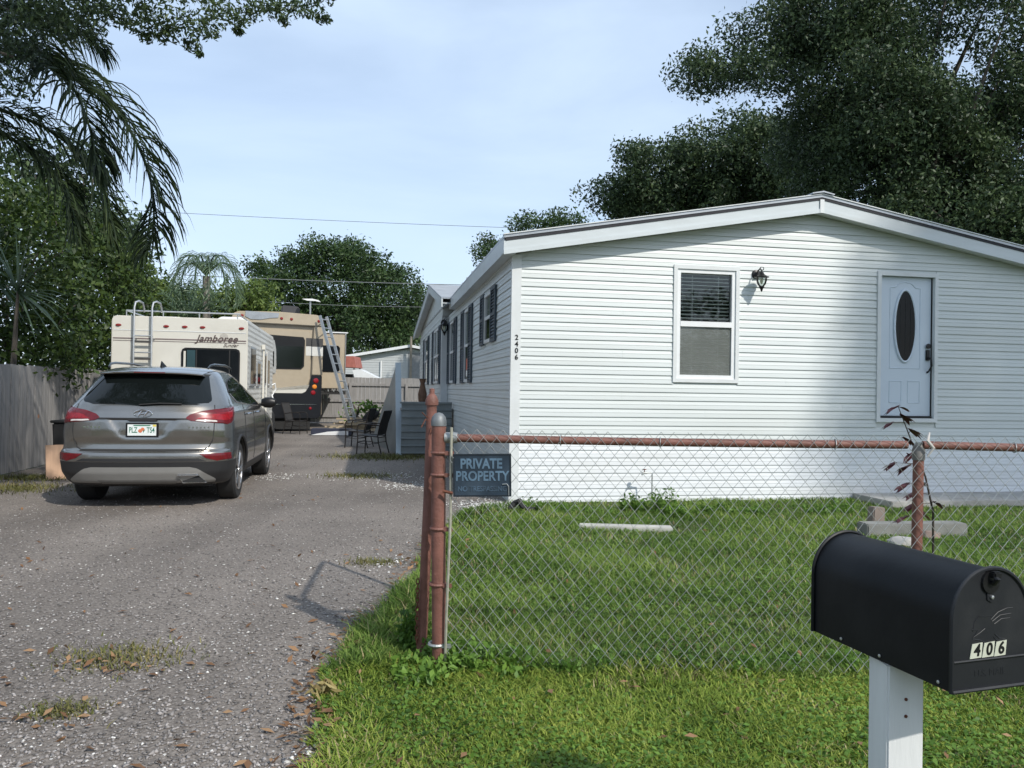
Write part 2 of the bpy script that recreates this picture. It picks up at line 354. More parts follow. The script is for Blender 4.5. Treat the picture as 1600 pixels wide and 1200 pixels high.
def ground_material():
    m, n, l, b = _principled('lawn_soil')
    tcn = n.new('ShaderNodeTexCoord')
    nz = n.new('ShaderNodeTexNoise'); nz.inputs['Scale'].default_value = 3.0; nz.inputs['Detail'].default_value = 9
    l.new(tcn.outputs['Object'], nz.inputs['Vector'])
    r = n.new('ShaderNodeValToRGB'); e = r.color_ramp.elements
    e[0].position = 0.3; e[0].color = (0.030, 0.042, 0.014, 1); e[1].position = 0.75; e[1].color = (0.085, 0.105, 0.03, 1)
    l.new(nz.outputs['Fac'], r.inputs['Fac']); l.new(r.outputs['Color'], b.inputs['Base Color'])
    b.inputs['Roughness'].default_value = 0.95
    return m
def driveway_material():
    m, n, l, b = _principled('asphalt_millings')
    tcn = n.new('ShaderNodeTexCoord')
    def noise(sc, det=6, ro=0.6):
        q = n.new('ShaderNodeTexNoise'); q.inputs['Scale'].default_value = sc; q.inputs['Detail'].default_value = det; q.inputs['Roughness'].default_value = ro
        l.new(tcn.outputs['Object'], q.inputs['Vector']); return q
    rot = n.new('ShaderNodeMapping'); rot.inputs['Rotation'].default_value = (0, 0, -YAW); rot.inputs['Scale'].default_value = (1.0, 0.10, 1.0); l.new(tcn.outputs['Object'], rot.inputs['Vector'])
    lane = n.new('ShaderNodeTexNoise'); lane.inputs['Scale'].default_value = 0.9; lane.inputs['Detail'].default_value = 4; l.new(rot.outputs['Vector'], lane.inputs['Vector'])
    big = noise(0.45, 6); fine = noise(55, 4, 0.75); mid = noise(6.0, 6, 0.7)
    r = n.new('ShaderNodeValToRGB'); e = r.color_ramp.elements
    e[0].position = 0.28; e[0].color = (0.085, 0.077, 0.072, 1); e[1].position = 0.72; e[1].color = (0.36, 0.33, 0.305, 1)
    k = e.new(0.5); k.color = (0.197, 0.176, 0.158, 1)
    l.new(fine.outputs['Fac'], r.inputs['Fac'])
    br = n.new('ShaderNodeValToRGB'); br.color_ramp.elements[0].position = 0.38; br.color_ramp.elements[0].color = (0.58, 0.555, 0.53, 1)
    br.color_ramp.elements[1].position = 0.60; br.color_ramp.elements[1].color = (1.10, 1.065, 1.02, 1)
    av = n.new('ShaderNodeMath'); av.operation = 'MULTIPLY_ADD'; av.inputs[1].default_value = 0.5; hv = n.new('ShaderNodeMath'); hv.operation = 'MULTIPLY'; hv.inputs[1].default_value = 0.5
    l.new(lane.outputs['Fac'], hv.inputs[0]); l.new(big.outputs['Fac'], av.inputs[0]); l.new(hv.outputs[0], av.inputs[2]); l.new(av.outputs[0], br.inputs['Fac'])
    mu = n.new('ShaderNodeMix'); mu.data_type = 'RGBA'; mu.blend_type = 'MULTIPLY'; mu.inputs['Factor'].default_value = 1
    l.new(r.outputs['Color'], mu.inputs['A']); l.new(br.outputs['Color'], mu.inputs['B'])
    # patches of soil and trodden dead grass
    pr = n.new('ShaderNodeValToRGB'); pr.color_ramp.elements[0].position = 0.60; pr.color_ramp.elements[1].position = 0.78
    pr.color_ramp.elements[1].color = (0.45, 0.45, 0.45, 1)
    l.new(mid.outputs['Fac'], pr.inputs['Fac'])
    m2 = n.new('ShaderNodeMix'); m2.data_type = 'RGBA'; m2.inputs['B'].default_value = (0.13, 0.105, 0.075, 1)
    l.new(pr.outputs['Color'], m2.inputs['Factor']); l.new(mu.outputs['Result'], m2.inputs['A'])
    # pale shell grit
    vo = n.new('ShaderNodeTexVoronoi'); vo.inputs['Scale'].default_value = 42; l.new(tcn.outputs['Object'], vo.inputs['Vector'])
    sp = n.new('ShaderNodeSeparateColor'); l.new(vo.outputs['Color'], sp.inputs['Color'])
    th = n.new('ShaderNodeMath'); th.operation = 'GREATER_THAN'; th.inputs[1].default_value = 0.972; l.new(sp.outputs['Red'], th.inputs[0])
    dd = n.new('ShaderNodeMath'); dd.operation = 'LESS_THAN'; dd.inputs[1].default_value = 0.30; l.new(vo.outputs['Distance'], dd.inputs[0])
    an = n.new('ShaderNodeMath'); an.operation = 'MULTIPLY'; l.new(th.outputs[0], an.inputs[0]); l.new(dd.outputs[0], an.inputs[1])
    m3 = n.new('ShaderNodeMix'); m3.data_type = 'RGBA'; m3.inputs['B'].default_value = (0.62, 0.60, 0.56, 1)
    l.new(an.outputs[0], m3.inputs['Factor']); l.new(m2.outputs['Result'], m3.inputs['A'])
    l.new(m3.outputs['Result'], b.inputs['Base Color']); b.inputs['Roughness'].default_value = 0.92
    bp = n.new('ShaderNodeBump'); bp.inputs['Strength'].default_value = 0.7; bp.inputs['Distance'].default_value = 0.012
    l.new(fine.outputs['Fac'], bp.inputs['Height']); l.new(bp.outputs['Normal'], b.inputs['Normal'])
    return m
# ---------------------------------------------------------------- ground and driveway
g = MB().add([(-400, -200, 0), (400, -200, 0), (400, 800, 0), (-400, 800, 0)], [(0, 1, 2, 3)]).build('ground', ground_material())
tag(g, kind='structure')
edge_px = [(478, 1290), (482, 1200), (500, 1130), (492, 1085), (530, 1025), (556, 992), (600, 955), (640, 905), (662, 868), (690, 826), (716, 802), (752, 792), (798, 787)]
EDGE = [onground(*p) for p in edge_px]
drv = [lot(-7.25, -16), lot(0.9, -16), Vector((-0.62, 0.2, 0))]
for i in range(len(EDGE) - 1):
    a, b_ = EDGE[i], EDGE[i + 1]
    for k in range(8):
        p = a.lerp(b_, k / 8)
        drv.append(Vector((p.x + random.uniform(-0.035, 0.035), p.y + random.uniform(-0.03, 0.03), 0)))
drv += [lot(-0.02, 0.0), lot(-0.02, 24), lot(-7.25, 24)]
DRV = [(p.x, p.y) for p in drv]
import bmesh
bm = bmesh.new()
bm.faces.new([bm.verts.new((x, y, 0.004)) for x, y in DRV])
bmesh.ops.triangulate(bm, faces=bm.faces)
me = bpy.data.meshes.new('driveway'); bm.to_mesh(me); bm.free()
me.materials.append(driveway_material())
dw = bpy.data.objects.new('driveway', me); COL.objects.link(dw); tag(dw, kind='structure')
if me.polygons[0].normal.z < 0: me.flip_normals()
DRV_A = np.array(DRV)
def in_driveway(P):
    x, y = P[:, 0], P[:, 1]; ins = np.zeros(len(P), bool); n = len(DRV_A); j = n - 1
    for i in range(n):
        xi, yi = DRV_A[i]; xj, yj = DRV_A[j]
        c = ((yi > y) != (yj > y)) & (x < (xj - xi) * (y - yi) / (yj - yi + 1e-12) + xi)
        ins ^= c; j = i
    return ins

# ---------------------------------------------------------------- the white mobile home
home = thing('mobile_home', 'long white vinyl sided mobile home with pale blue front door behind the chain link fence', 'house', (LOT0[0], LOT0[1], 0), YAW)
W, PK, SL = 8.27, 4.135, 0.176          # width, ridge position, roof slope
RZ = lambda u: 3.14 + SL * (PK - abs(u - PK))       # wall top under the roof
CH = 0.1098; Z0 = 0.765
LEN = 17.0
WIN = (2.15, 3.05, 1.57, 3.09); DOOR = (5.12, 6.04, 1.07, 3.13)
def course(name, m, a0, a1, b0, b1, z0, z1, lip=0.016, side='front'):
    """one lapped board: face leans out to a proud lower lip. a0/a1 ends at z0, b0/b1 ends at z1"""
    zm = z0 + (z1 - z0) * 0.5
    am0 = a0 + (b0 - a0) * 0.5; am1 = a1 + (b1 - a1) * 0.5
    prof = [(0.0, z0, a0, a1), (-lip, z0, a0, a1), (-lip * 1.0, z0 + 0.006, a0, a1), (-lip * 0.62, zm - 0.003, am0, am1), (-lip * 0.80, zm + 0.001, am0, am1), (-0.001, z1, b0, b1)]
    v = []
    for (o, z, s, e) in prof:
        v += [(s, o, z), (e, o, z)] if side == 'front' else [(o, e, z), (o, s, z)]
    f = [(2 * i, 2 * i + 1, 2 * i + 3, 2 * i + 2) for i in range(len(prof) - 1)]
    f += [tuple(range(0, 2 * len(prof), 2)), tuple(range(2 * len(prof) - 1, 0, -2))]
    return MB().add(v, f).build(name, m, home)
def cut(s, e, z0, z1, holes):
    """pieces of [s,e] left over beside the openings that this course crosses"""
    segs = [(s, e)]
    for (h0, h1, hz0, hz1) in holes:
        if z1 > hz0 + 0.02 and z0 < hz1 - 0.02:
            nx = []
            for a, b_ in segs:
                if h0 > a and h0 < b_: nx.append((a, h0))
                if h1 > a and h1 < b_: nx.append((h1, b_))
                if h1 <= a or h0 >= b_: nx.append((a, b_))
            segs = nx
    return segs
# backing walls (with real openings left for the window and the door)
wall = MB()
def wallpoly(u0, u1, z0):
    pts = [(u0, z0), (u1, z0), (u1, RZ(u1))] + ([(PK, RZ(PK))] if u0 < PK < u1 else []) + [(u0, RZ(u0))]
    wall.prism(pts, 'y', 0.002, 0.10)
wallpoly(0, WIN[0], 0); wallpoly(WIN[1], DOOR[0], 0); wallpoly(DOOR[1], W, 0)
wall.box((WIN[0], 0.002, 0), (WIN[1], 0.10, WIN[2])); wall.prism([(WIN[0], WIN[3]), (WIN[1], WIN[3]), (WIN[1], RZ(WIN[1])), (WIN[0], RZ(WIN[0]))], 'y', 0.002, 0.10)
wall.box((DOOR[0], 0.002, 0), (DOOR[1], 0.10, DOOR[2])); wall.prism([(DOOR[0], DOOR[3]), (DOOR[1], DOOR[3]), (DOOR[1], RZ(DOOR[1])), (DOOR[0], RZ(DOOR[0]))], 'y', 0.002, 0.10)
wall.build('end_wall', M['vinyl'], home)
MB().box((0.002, 0.102, 0), (0.10, LEN, 3.14)).build('side_wall', M['vinyl'], home)
MB().box((W - 0.1, 0.102, 0), (W, LEN, 3.14)).build('side_wall', M['vinyl'], home)
MB().box((0.102, LEN - 0.1, 0), (W - 0.102, LEN, 3.14)).build('rear_wall', M['vinyl'], home)
# end wall courses
zt = RZ(PK); nC = int((zt - Z0) / CH) + 1
for i in range(nC):
    z0, z1 = Z0 + i * CH, Z0 + (i + 1) * CH
    if z0 > zt - 0.02: break
    z1 = min(z1, zt - 0.001)
    lo = lambda z: max(0.105, (z - 3.14) / SL); hi = lambda z: min(W - 0.1, W - (z - 3.14) / SL)
    a0, a1, b0, b1 = lo(z0), hi(z0), lo(z1), hi(z1)
    holes = [(WIN[0] - 0.0, WIN[1], WIN[2], WIN[3]), (DOOR[0], DOOR[1], DOOR[2], DOOR[3])]
    sm = (1.45, 3.75, 4.6, 6.9, 2.6)[(i * 3) % 5]      # panel seam
    for (s, e) in [q for pc in cut(a0, a1, z0, z1, holes) for q in ([(pc[0], sm), (sm + 0.0012, pc[1])] if pc[0] + .3 < sm < pc[1] - .3 else [pc])]:
        course('siding_board', M['vinyl'], s, e, (b0 if s == a0 else s), (b1 if e == a1 else e), z0, z1)
for i in range(8):
    z0 = Z0 - (i + 1) * 0.0985
    course('skirting_board', M['skirt'], 0.105, W - 0.1, 0.105, W - 0.1, max(z0, -0.02), z0 + 0.0985, lip=0.013)
# long side: windows as (v0, v1, z0, z1)
SIDEWIN = [(1.68, 2.38, 2.14, 2.90), (4.34, 5.03, 1.56, 2.92), (6.92, 7.85, 1.56, 2.92)]
for i in range(22):
    z0 = Z0 + i * CH
    if z0 > 3.1: break
    for (s, e) in cut(0.02, 8.4, z0, min(z0 + CH, 3.139), SIDEWIN):
        course('siding_board', M['vinyl'], s, e, s, e, z0, min(z0 + CH, 3.139), side='side')
for i in range(8):
    z0 = Z0 - (i + 1) * 0.0985
    course('skirting_board', M['vinyl'], 0.02, 8.4, 0.02, 8.4, max(z0, -0.02), z0 + 0.0985, lip=0.013, side='side')
# corner trim
MB().prism([(-0.02, 0.06), (-0.02, -0.02), (0.104, -0.02), (0.104, -0.001), (-0.001, -0.001), (-0.001, 0.06)], 'z', 0.0, 3.135).build('corner_trim', M['trim'], home)
MB().prism([(W + 0.02, 0.06), (W + 0.02, -0.02), (W - 0.1, -0.02), (W - 0.1, -0.001), (W + 0.001, -0.001), (W + 0.001, 0.06)], 'z', 0.0, 3.135).build('corner_trim', M['trim'], home)
for i, ch in enumerate('2406'):
    text('house_number', ch, 0.088, M['black'], home, Matrix.Translation((0.052, -0.024, 2.085 - i * 0.083)) @ UPR, 0.003, offset=0.0015)
# bump-out at the far end of the long side with its own gable
BU, B0, B1 = -0.15, 8.4, 16.8
MB().box((BU + 0.002, B0, 0.0), (0.0, B1, 3.14)).build('bay_wall', M['vinyl'], home)
SIDEWIN2 = [(9.05, 10.6, 1.56, 2.92), (12.8, 14.2, 1.56, 2.92)]
for i in range(30):
    z0 = (i + 0.0) * CH
    if z0 > 3.1: break
    for (s, e) in cut(B0 + 0.1, B1, z0, z0 + CH, SIDEWIN2):
        o = course('siding_board', M['vinyl'], s, e, s, e, z0, min(z0 + CH, 3.139), side='side'); o.location.x = BU
MB().box((BU - 0.02, B0 - 0.02, 0.0), (-0.02, B0 + 0.1, 3.1)).build('corner_trim', M['trim'], home)
GA, GB, GP, GZ = 6.4, 17.6, 10.2, 4.06   # gable feet and apex along v
def gz(v): return 3.30 + (GZ - 3.30) * ((v - GA) / (GP - GA) if v < GP else (GB - v) / (GB - GP))
MB().prism([(B0, 3.10), (B1, 3.10), (B1, gz(B1) - 0.06), (GP, GZ - 0.06), (B0, gz(B0) - 0.06)], 'x', BU, 0.4).build('bay_gable', M['vinyl'], home)
for k, (va, vb) in enumerate(((GA, GP), (GP, GB))):
    za, zb = gz(va), gz(vb)
    MB().prism([(va, za), (vb, zb), (vb, zb + 0.03), (va, za + 0.03)], 'x', -0.36, PK).build('bay_roof', M['roofmetal'], home)
    MB().prism([(va, za - 0.17), (vb, zb - 0.17), (vb, zb - 0.002), (va, za - 0.002)], 'x', -0.355, -0.325).build('bay_fascia', M['fascia'], home)
    MB().prism([(va, za - 0.10), (vb, zb - 0.10), (vb, zb - 0.085), (va, za - 0.085)], 'x', -0.324, -0.16).build('bay_soffit', M['fascia'], home)
    for q in range(9):
        v_ = va + (vb - va) * (q + 0.5) / 9
        MB().prism([(v_ - 0.02, gz(v_ - 0.02) + 0.031), (v_ + 0.02, gz(v_ + 0.02) + 0.031), (v_, gz(v_) + 0.055)], 'x', -0.36, PK).build('roof_rib', M['roofmetal'], home)
# main roof: two metal slopes with ribs, fascias, soffits, ridge cap
EO, RO = 0.16, 0.20
for s in (-1, 1):
    ue = PK + s * (PK + EO)
    ze = 3.14 - SL * EO + 0.19
    zr = ze + SL * (PK + EO)
    P = [(ue, ze), (PK, zr), (PK, zr + 0.035), (ue, ze + 0.035)]
    MB().prism(P, 'y', -RO - 0.015, LEN + RO).build('roof_slope', M['roofmetal'], home)
    MB().prism([(ue + s * 0.006, ze + 0.036), (PK, zr + 0.036), (PK, zr + 0.048), (ue + s * 0.006, ze + 0.048)], 'y', -RO - 0.03, -RO + 0.06).build('roof_edge_trim', M['trim'], home)
    MB().prism([(ue - s * 0.02, ze - 0.035), (PK, zr - 0.035), (PK, zr - 0.001), (ue - s * 0.02, ze - 0.001)], 'y', -RO - 0.008, -RO + 0.03).build('roof_underlay', M['darkedge'], home)
    # rake fascia in two steps
    MB().prism([(ue, ze - 0.185), (PK, zr - 0.185), (PK, zr - 0.036), (ue, ze - 0.036)], 'y', -RO, -RO + 0.03).build('rake_fascia', M['fascia'], home)
    MB().prism([(ue, ze - 0.205), (PK, zr - 0.205), (PK, zr - 0.150), (ue, ze - 0.150)], 'y', -RO - 0.012, -RO - 0.001).build('fascia_lip', M['fascia'], home)
    MB().prism([(ue, ze - 0.184), (PK, zr - 0.184), (PK, zr - 0.172), (ue, ze - 0.172)], 'y', -RO + 0.031, 0.001).build('rake_soffit', M['trim'], home)
    # eave fascia and soffit
    x0, x1 = sorted((ue, ue - s * 0.025))
    vend = GA + 0.35 if s < 0 else LEN
    MB().box((x0, -RO + 0.031, ze - 0.19), (x1, vend, ze - 0.003)).build('eave_fascia', M['fascia'], home)
    x0, x1 = sorted((ue - s * 0.026, PK + s * (PK - 0.0)))
    MB().box((x0, -RO + 0.031, ze - 0.185), (x1, vend, ze - 0.17)).build('eave_soffit', M['fascia'], home)
    for q in range(24):
        v_ = 0.2 + q * 0.70
        MB().add([(ue, v_ - 0.025, ze + 0.0355), (ue, v_ + 0.025, ze + 0.0355), (ue, v_, ze + 0.066), (PK, v_ - 0.025, zr + 0.0355), (PK, v_ + 0.025, zr + 0.0355), (PK, v_, zr + 0.066)],
                 [(0, 1, 2), (3, 5, 4), (0, 2, 5, 3), (1, 4, 5, 2), (0, 3, 4, 1)]).build('roof_rib', M['roofmetal'], home)
zr = 3.14 - SL * EO + 0.19 + SL * (PK + EO)
MB().prism([(PK - 0.16, zr + 0.03), (PK, zr + 0.058), (PK + 0.16, zr + 0.03), (PK + 0.16, zr + 0.045), (PK, zr + 0.078), (PK - 0.16, zr + 0.045)], 'y', -RO - 0.05, LEN + RO).build('ridge_cap', M['roofmetal'], home)
MB().box((PK - 0.03, -RO - 0.018, zr - 0.21), (PK + 0.03, -RO - 0.0125, zr - 0.03)).build('fascia_joint_cover', M['trim'], home)
# --- front window: frame, two sashes, panes, blind slats
u0, u1, z0, z1 = WIN
win = MB().build('window', None, home)
def frame(name, u0, u1, z0, z1, t, y0, y1, m, parent):
    b_ = MB(); b_.box((u0, y0, z0), (u0 + t, y1, z1)); b_.box((u1 - t, y0, z0), (u1, y1, z1))
    b_.box((u0 + t, y0, z0), (u1 - t, y1, z0 + t)); b_.box((u0 + t, y0, z1 - t), (u1 - t, y1, z1))
    return b_.build(name, m, parent)
bpy.data.objects.remove(win)
win = frame('window', u0 - 0.012, u1 + 0.012, z0 - 0.012, z1 + 0.012, 0.05, -0.030, 0.02, M['trim'], home)
frame('window_frame', u0 + 0.038, u1 - 0.038, z0 + 0.038, z1 - 0.038, 0.05, -0.012, 0.06, M['whitepl'], win)
zm = (z0 + z1) / 2 + 0.0
MB().box((u0 + 0.088, -0.018, zm - 0.035), (u1 - 0.088, 0.055, zm + 0.035)).build('meeting_rail', M['whitepl'], win)
MB().box((u0 + 0.088, 0.028, zm + 0.036), (u1 - 0.088, 0.032, z1 - 0.088)).build('pane', M['pane'], win)
MB().box((u0 + 0.088, 0.010, z0 + 0.088), (u1 - 0.088, 0.012, zm - 0.036)).build('insect_screen', thin_glass('screened_glass', (0.9, 0.92, 0.9), 0.40, (0.33, 0.35, 0.325)), win)
MB().box((u0 - 0.5, 0.90, z0 - 0.3), (u1 + 0.5, 0.92, z1 + 0.2)).build('unlit_room_sheet', M['room'], win)  # near-black sheet: the darkness of the unlit room is put into its colour
bl = MB()
for s_ in (0,):
    sl0 = MB().add([(u0 + 0.09, 0.070, 0.004), (u1 - 0.09, 0.070, 0.004), (u1 - 0.09, 0.112, -0.003), (u0 + 0.09, 0.112, -0.003), (u0 + 0.09, 0.070, 0.013), (u1 - 0.09, 0.070, 0.013), (u1 - 0.09, 0.112, 0.001), (u0 + 0.09, 0.112, 0.001)],
                   [(0, 3, 2, 1), (4, 5, 6, 7), (0, 1, 5, 4), (1, 2, 6, 5), (2, 3, 7, 6), (3, 0, 4, 7)]).build('blind_slat', M['blind'], win)
sl0.location.z = z0 + 0.11
for k in range(1, 32):
    zz = z0 + 0.11 + k * 0.0485
    if zz > z1 - 0.10: break
    share(sl0, 'blind_slat', win, (0, 0, zz))
for uu in (u0 + 0.28, u1 - 0.25):
    MB().box((uu, 0.066, z0 + 0.1), (uu + 0.006, 0.068, z1 - 0.1)).build('blind_cord', M['blind'], win)
# --- blue front door
u0, u1, z0, z1 = DOOR
dr = frame('door', u0 - 0.012, u1 + 0.012, z0 - 0.012, z1 + 0.012, 0.055, -0.034, 0.10, M['trim'], home)
mid = (u0 + u1) / 2
dl, drr, db, dt = u0 + 0.047, u1 - 0.052, z0 + 0.075, z1 - 0.047
MB().box((dl, 0.035, db), (drr, 0.075, dt)).build('door_panel', M['door'], dr, bevel=0.004)
MB().box((dl, 0.0, z0 + 0.046), (drr, 0.07, z0 + 0.070)).build('threshold', M['blackm'], dr)
MB().box((drr + 0.001, 0.02, db), (drr + 0.010, 0.072, dt)).build('weather_strip', M['blackm'], dr)
cx, cz = mid - 0.005, z0 + 1.33
el = [(cx + 0.165 * math.cos(a), cz + 0.50 * math.sin(a)) for a in np.linspace(0, 2 * math.pi, 49)[:-1]]
MB().prism([(cx + (x - cx) * 0.93, cz + (z - cz) * 0.975) for x, z in el], 'y', 0.020, 0.040).build('oval_glass', mat('dark_leaded_glass', (0.004, 0.005, 0.006), 0.15, spec=0.2, var=0.3, scale=9), dr)
MB().tube([(x, 0.026, z) for x, z in el], 0.017, 8, closed=True).build('oval_moulding', M['door'], dr, smooth=True)
for k in (-1.6, 0, 1.6):
    xx = cx + k * 0.05; hh = 0.46 * math.sqrt(max(0, 1 - (k * 0.05 / 0.15) ** 2)) * 0.85
    MB().tube([(xx, 0.017, cz - hh), (xx, 0.017, cz + hh)], 0.0018, 5).build('leaded_came', mat('dark_lead', (0.03, 0.035, 0.035), 0.6), dr)
def ridge(pts, name='panel_moulding', r=0.007): MB().tube([(x, 0.035, z) for x, z in pts], r, 6).build(name, M['door'], dr, smooth=True)
pl, pr_ = mid - 0.235, mid + 0.235
ridge([(pl, z0 + 0.74), (pl, z0 + 1.86), (pl + 0.08, z0 + 1.87), (mid - 0.1, z0 + 1.92), (mid, z0 + 1.945), (mid + 0.1, z0 + 1.92), (pr_ - 0.08, z0 + 1.87), (pr_, z0 + 1.86), (pr_, z0 + 0.74), (pl, z0 + 0.74)])
for a, b_ in ((pl, mid - 0.05), (mid + 0.05, pr_)):
    ridge([(a, z0 + 0.26), (b_, z0 + 0.26), (b_, z0 + 0.56), (a, z0 + 0.56), (a, z0 + 0.26)])
hx = drr - 0.055
hd = MB().lathe([(0.0, 0.0), (0.036, 0.001), (0.036, 0.012), (0.02, 0.03), (0.0, 0.032)], 'y', 16, (hx, 0.003, z0 + 1.055)).build('deadbolt', M['black'], dr, smooth=True)
hd = MB().obox((hx, 0.022, z0 + 0.93), (0.062, 0.022, 0.15)).build('handle_plate', M['black'], dr, bevel=0.006)
MB().tube([(hx, 0.01, z0 + 0.90), (hx + 0.012, -0.035, z0 + 0.87), (hx + 0.014, -0.04, z0 + 0.78), (hx, 0.0, z0 + 0.70), (hx, 0.03, z0 + 0.69)], [0.010, 0.011, 0.012, 0.010, 0.016], 8).build('handle_grip', M['black'], dr, smooth=True)
# --- side windows with louvred shutters
sh_mesh = {}
def shutter(parent, v0, v1, z0, z1, x):
    w, h = abs(v1 - v0) - 0.02, z1 - z0
    f = MB(); t = 0.05
    f.box((-0.03, 0, 0), (0, t, h)); f.box((-0.03, w - t, 0), (0, w, h)); f.box((-0.03, t, 0), (0, w - t, t)); f.box((-0.03, t, h - t), (0, w - t, h)); f.box((-0.03, t, h / 2 - t / 2), (0, w - t, h / 2 + t / 2))
    f.box((-0.006, t, t), (-0.002, w - t, h - t))
    o = f.build('shutter', M['shutter'], parent); o.location = (x - 0.014, min(v0, v1) + 0.01, z0)
    L = MB()
    n = int((h - 2 * t) / 0.045)
    for k in range(n):
        zz = t + 0.015 + k * (h - 2 * t) / n
        if abs(zz - h / 2) < t / 2 + 0.015: continue
        L.add([(-0.028, t, zz), (-0.028, w - t, zz), (-0.007, w - t, zz + 0.03), (-0.007, t, zz + 0.03), (-0.024, t, zz - 0.004), (-0.024, w - t, zz - 0.004)], [(0, 1, 2, 3), (0, 4, 5, 1)])
    q = L.build('louvre', M['shutter'], o); tag(q, kind='stuff')
def sidewindow(v0, v1, z0, z1, x, shut, mull=False):
    b_ = MB(); t = 0.05
    b_.box((x - 0.03, v0, z0), (x + 0.03, v0 + t, z1)); b_.box((x - 0.03, v1 - t, z0), (x + 0.03, v1, z1))
    b_.box((x - 0.03, v0 + t, z0), (x + 0.03, v1 - t, z0 + t)); b_.box((x - 0.03, v0 + t, z1 - t), (x + 0.03, v1 - t, z1))
    zm = (z0 + z1) / 2; b_.box((x - 0.025, v0 + t, zm - 0.025), (x + 0.02, v1 - t, zm + 0.025))
    if mull: b_.box((x - 0.025, (v0 + v1) / 2 - 0.04, z0 + t), (x + 0.02, (v0 + v1) / 2 + 0.04, z1 - t))
    w = b_.build('window', M['trim'], home)
    MB().box((x - 0.008, v0 + t, zm + 0.025), (x - 0.004, v1 - t, z1 - t)).build('pane', glassy_pale, w)
    MB().box((x - 0.012, v0 + t, z0 + t), (x - 0.008, v1 - t, zm - 0.025)).build('pane', M['glass_dark'], w)
    for a, c in shut: shutter(home, a, c, z0 - 0.02, z1 + 0.02, x)
glassy_pale = glassy('pale_reflecting_glass', (0.16, 0.18, 0.18), 0.05)
sidewindow(*SIDEWIN[0], 0.0, [(1.2, 1.68), (2.38, 2.80)])
sidewindow(*SIDEWIN[1], 0.0, [(3.84, 4.34), (5.03, 5.58)])
sidewindow(*SIDEWIN[2], 0.0, [(6.42, 6.92), (7.85, 8.34)])
sidewindow(*SIDEWIN2[0], BU, [(8.56, 9.05), (10.6, 11.15)], True)
sidewindow(*SIDEWIN2[1], BU, [(12.35, 12.8), (14.2, 14.75)])

# ---------------------------------------------------------------- wall lanterns
def lantern(name, label, loc, rz, sc=1.0, bowl=True):
    t = thing(name, label, 'lantern', loc, rz, 'wall lanterns on the mobile home'); t.scale = (sc,) * 3
    MB().lathe([(0.0, 0.0), (0.062, 0.0), (0.058, -0.016), (0.03, -0.026), (0.0, -0.028)], 'y', 18, (0, -0.002, 0.0)).build('back_plate', M['black'], t, smooth=True)
    MB().tube([(0, -0.02, 0), (0, -0.06, 0.045), (0, -0.11, 0.06), (0, -0.15, 0.035), (0, -0.155, -0.02)], 0.009, 8).build('arm', M['black'], t, smooth=True)
    MB().tube([(0.0, -0.075, 0.05), (0.02, -0.10, 0.085), (0.045, -0.12, 0.08), (0.045, -0.12, 0.05), (0.025, -0.115, 0.04)], 0.006, 6).build('scroll', M['black'], t, smooth=True)
    MB().lathe([(0.0, 0.02), (0.02, 0.015), (0.035, -0.015), (0.075, -0.045), (0.095, -0.05), (0.095, -0.058), (0.0, -0.056)], 'z', 18, (0, -0.155, -0.005)).build('hood', M['black'], t, smooth=True)
    MB().lathe([(0.070, -0.064), (0.068, -0.10), (0.055, -0.145), (0.032, -0.175), (0.030, -0.175), (0.053, -0.144), (0.066, -0.10), (0.067, -0.064)], 'z', 18, (0, -0.155, -0.005)).build('glass_shade', M['pane'], t, smooth=True)
    MB().lathe([(0.0, -0.07), (0.016, -0.075), (0.022, -0.105), (0.012, -0.14), (0.0, -0.145)], 'z', 12, (0, -0.155, -0.005)).build('bulb', mat('bulb_glass', (0.75, 0.68, 0.5), 0.3), t, smooth=True)
    MB().lathe([(0.0, -0.172), (0.034, -0.174), (0.034, -0.19), (0.018, -0.21), (0.012, -0.235), (0.0, -0.25)], 'z', 14, (0, -0.155, -0.005)).build('bottom_cap', M['black'], t, smooth=True)
    return t
p = lot(3.30, -0.014, 3.02); lantern('wall_lantern', 'black wall lantern with clear glass bowl beside the front window', p, YAW)
p = lot(BU + 0.03, 8.375, 2.97); lantern('wall_lantern', 'black wall lantern on the shaded long side under the small gable', p, YAW, 1.25)
# ---------------------------------------------------------------- chain link fence across the front yard
FY = 3.82
fence = thing('chain_link_fence', 'low chain link fence with rust red top rail and posts across the front lawn', 'fence', (-0.37, FY, 0))
def fx(X): return X + 0.37
MB().tube([(0.03, 0.05, -0.1), (0.013, 0.05, 0.6), (0.004, 0.05, 1.25)], 0.036, 16).build('end_post', M['rust'], fence, smooth=True)
MB().lathe([(0.039, 0.0), (0.0395, 0.022), (0.034, 0.045), (0.02, 0.062), (0.0, 0.068)], 'z', 18, (0.004, 0.05, 1.235)).build('post_cap', mat('dull_zinc', (0.17, 0.18, 0.185), 0.55, 0.4, var=0.2, scale=20), fence, smooth=True)
MB().tube([(fx(2.045), 0.055, -0.1), (fx(2.055), 0.055, 1.13)], 0.026, 14).build('line_post', M['rust'], fence, smooth=True)
MB().lathe([(0.030, 0.0), (0.031, 0.05), (0.022, 0.075), (0.0, 0.08)], 'z', 14, (fx(2.055), 0.055, 1.10)).build('post_cap', mat('weathered_zinc', (0.19, 0.18, 0.165), 0.6, 0.3, var=0.25, scale=20), fence, smooth=True)
MB().tube([(fx(2.055), 0.055, 1.12), (fx(2.055), 0.05, 1.19)], 0.018, 10).build('rail_loop', M['galv'], fence, smooth=True)
def railz(x):   # a slightly sagging rail that drops past the line post
    return 1.176 - 0.006 * math.sin(math.pi * min(1, max(0, x / 2.4))) - (0.012 * (x - 2.42) if x > 2.42 else 0)
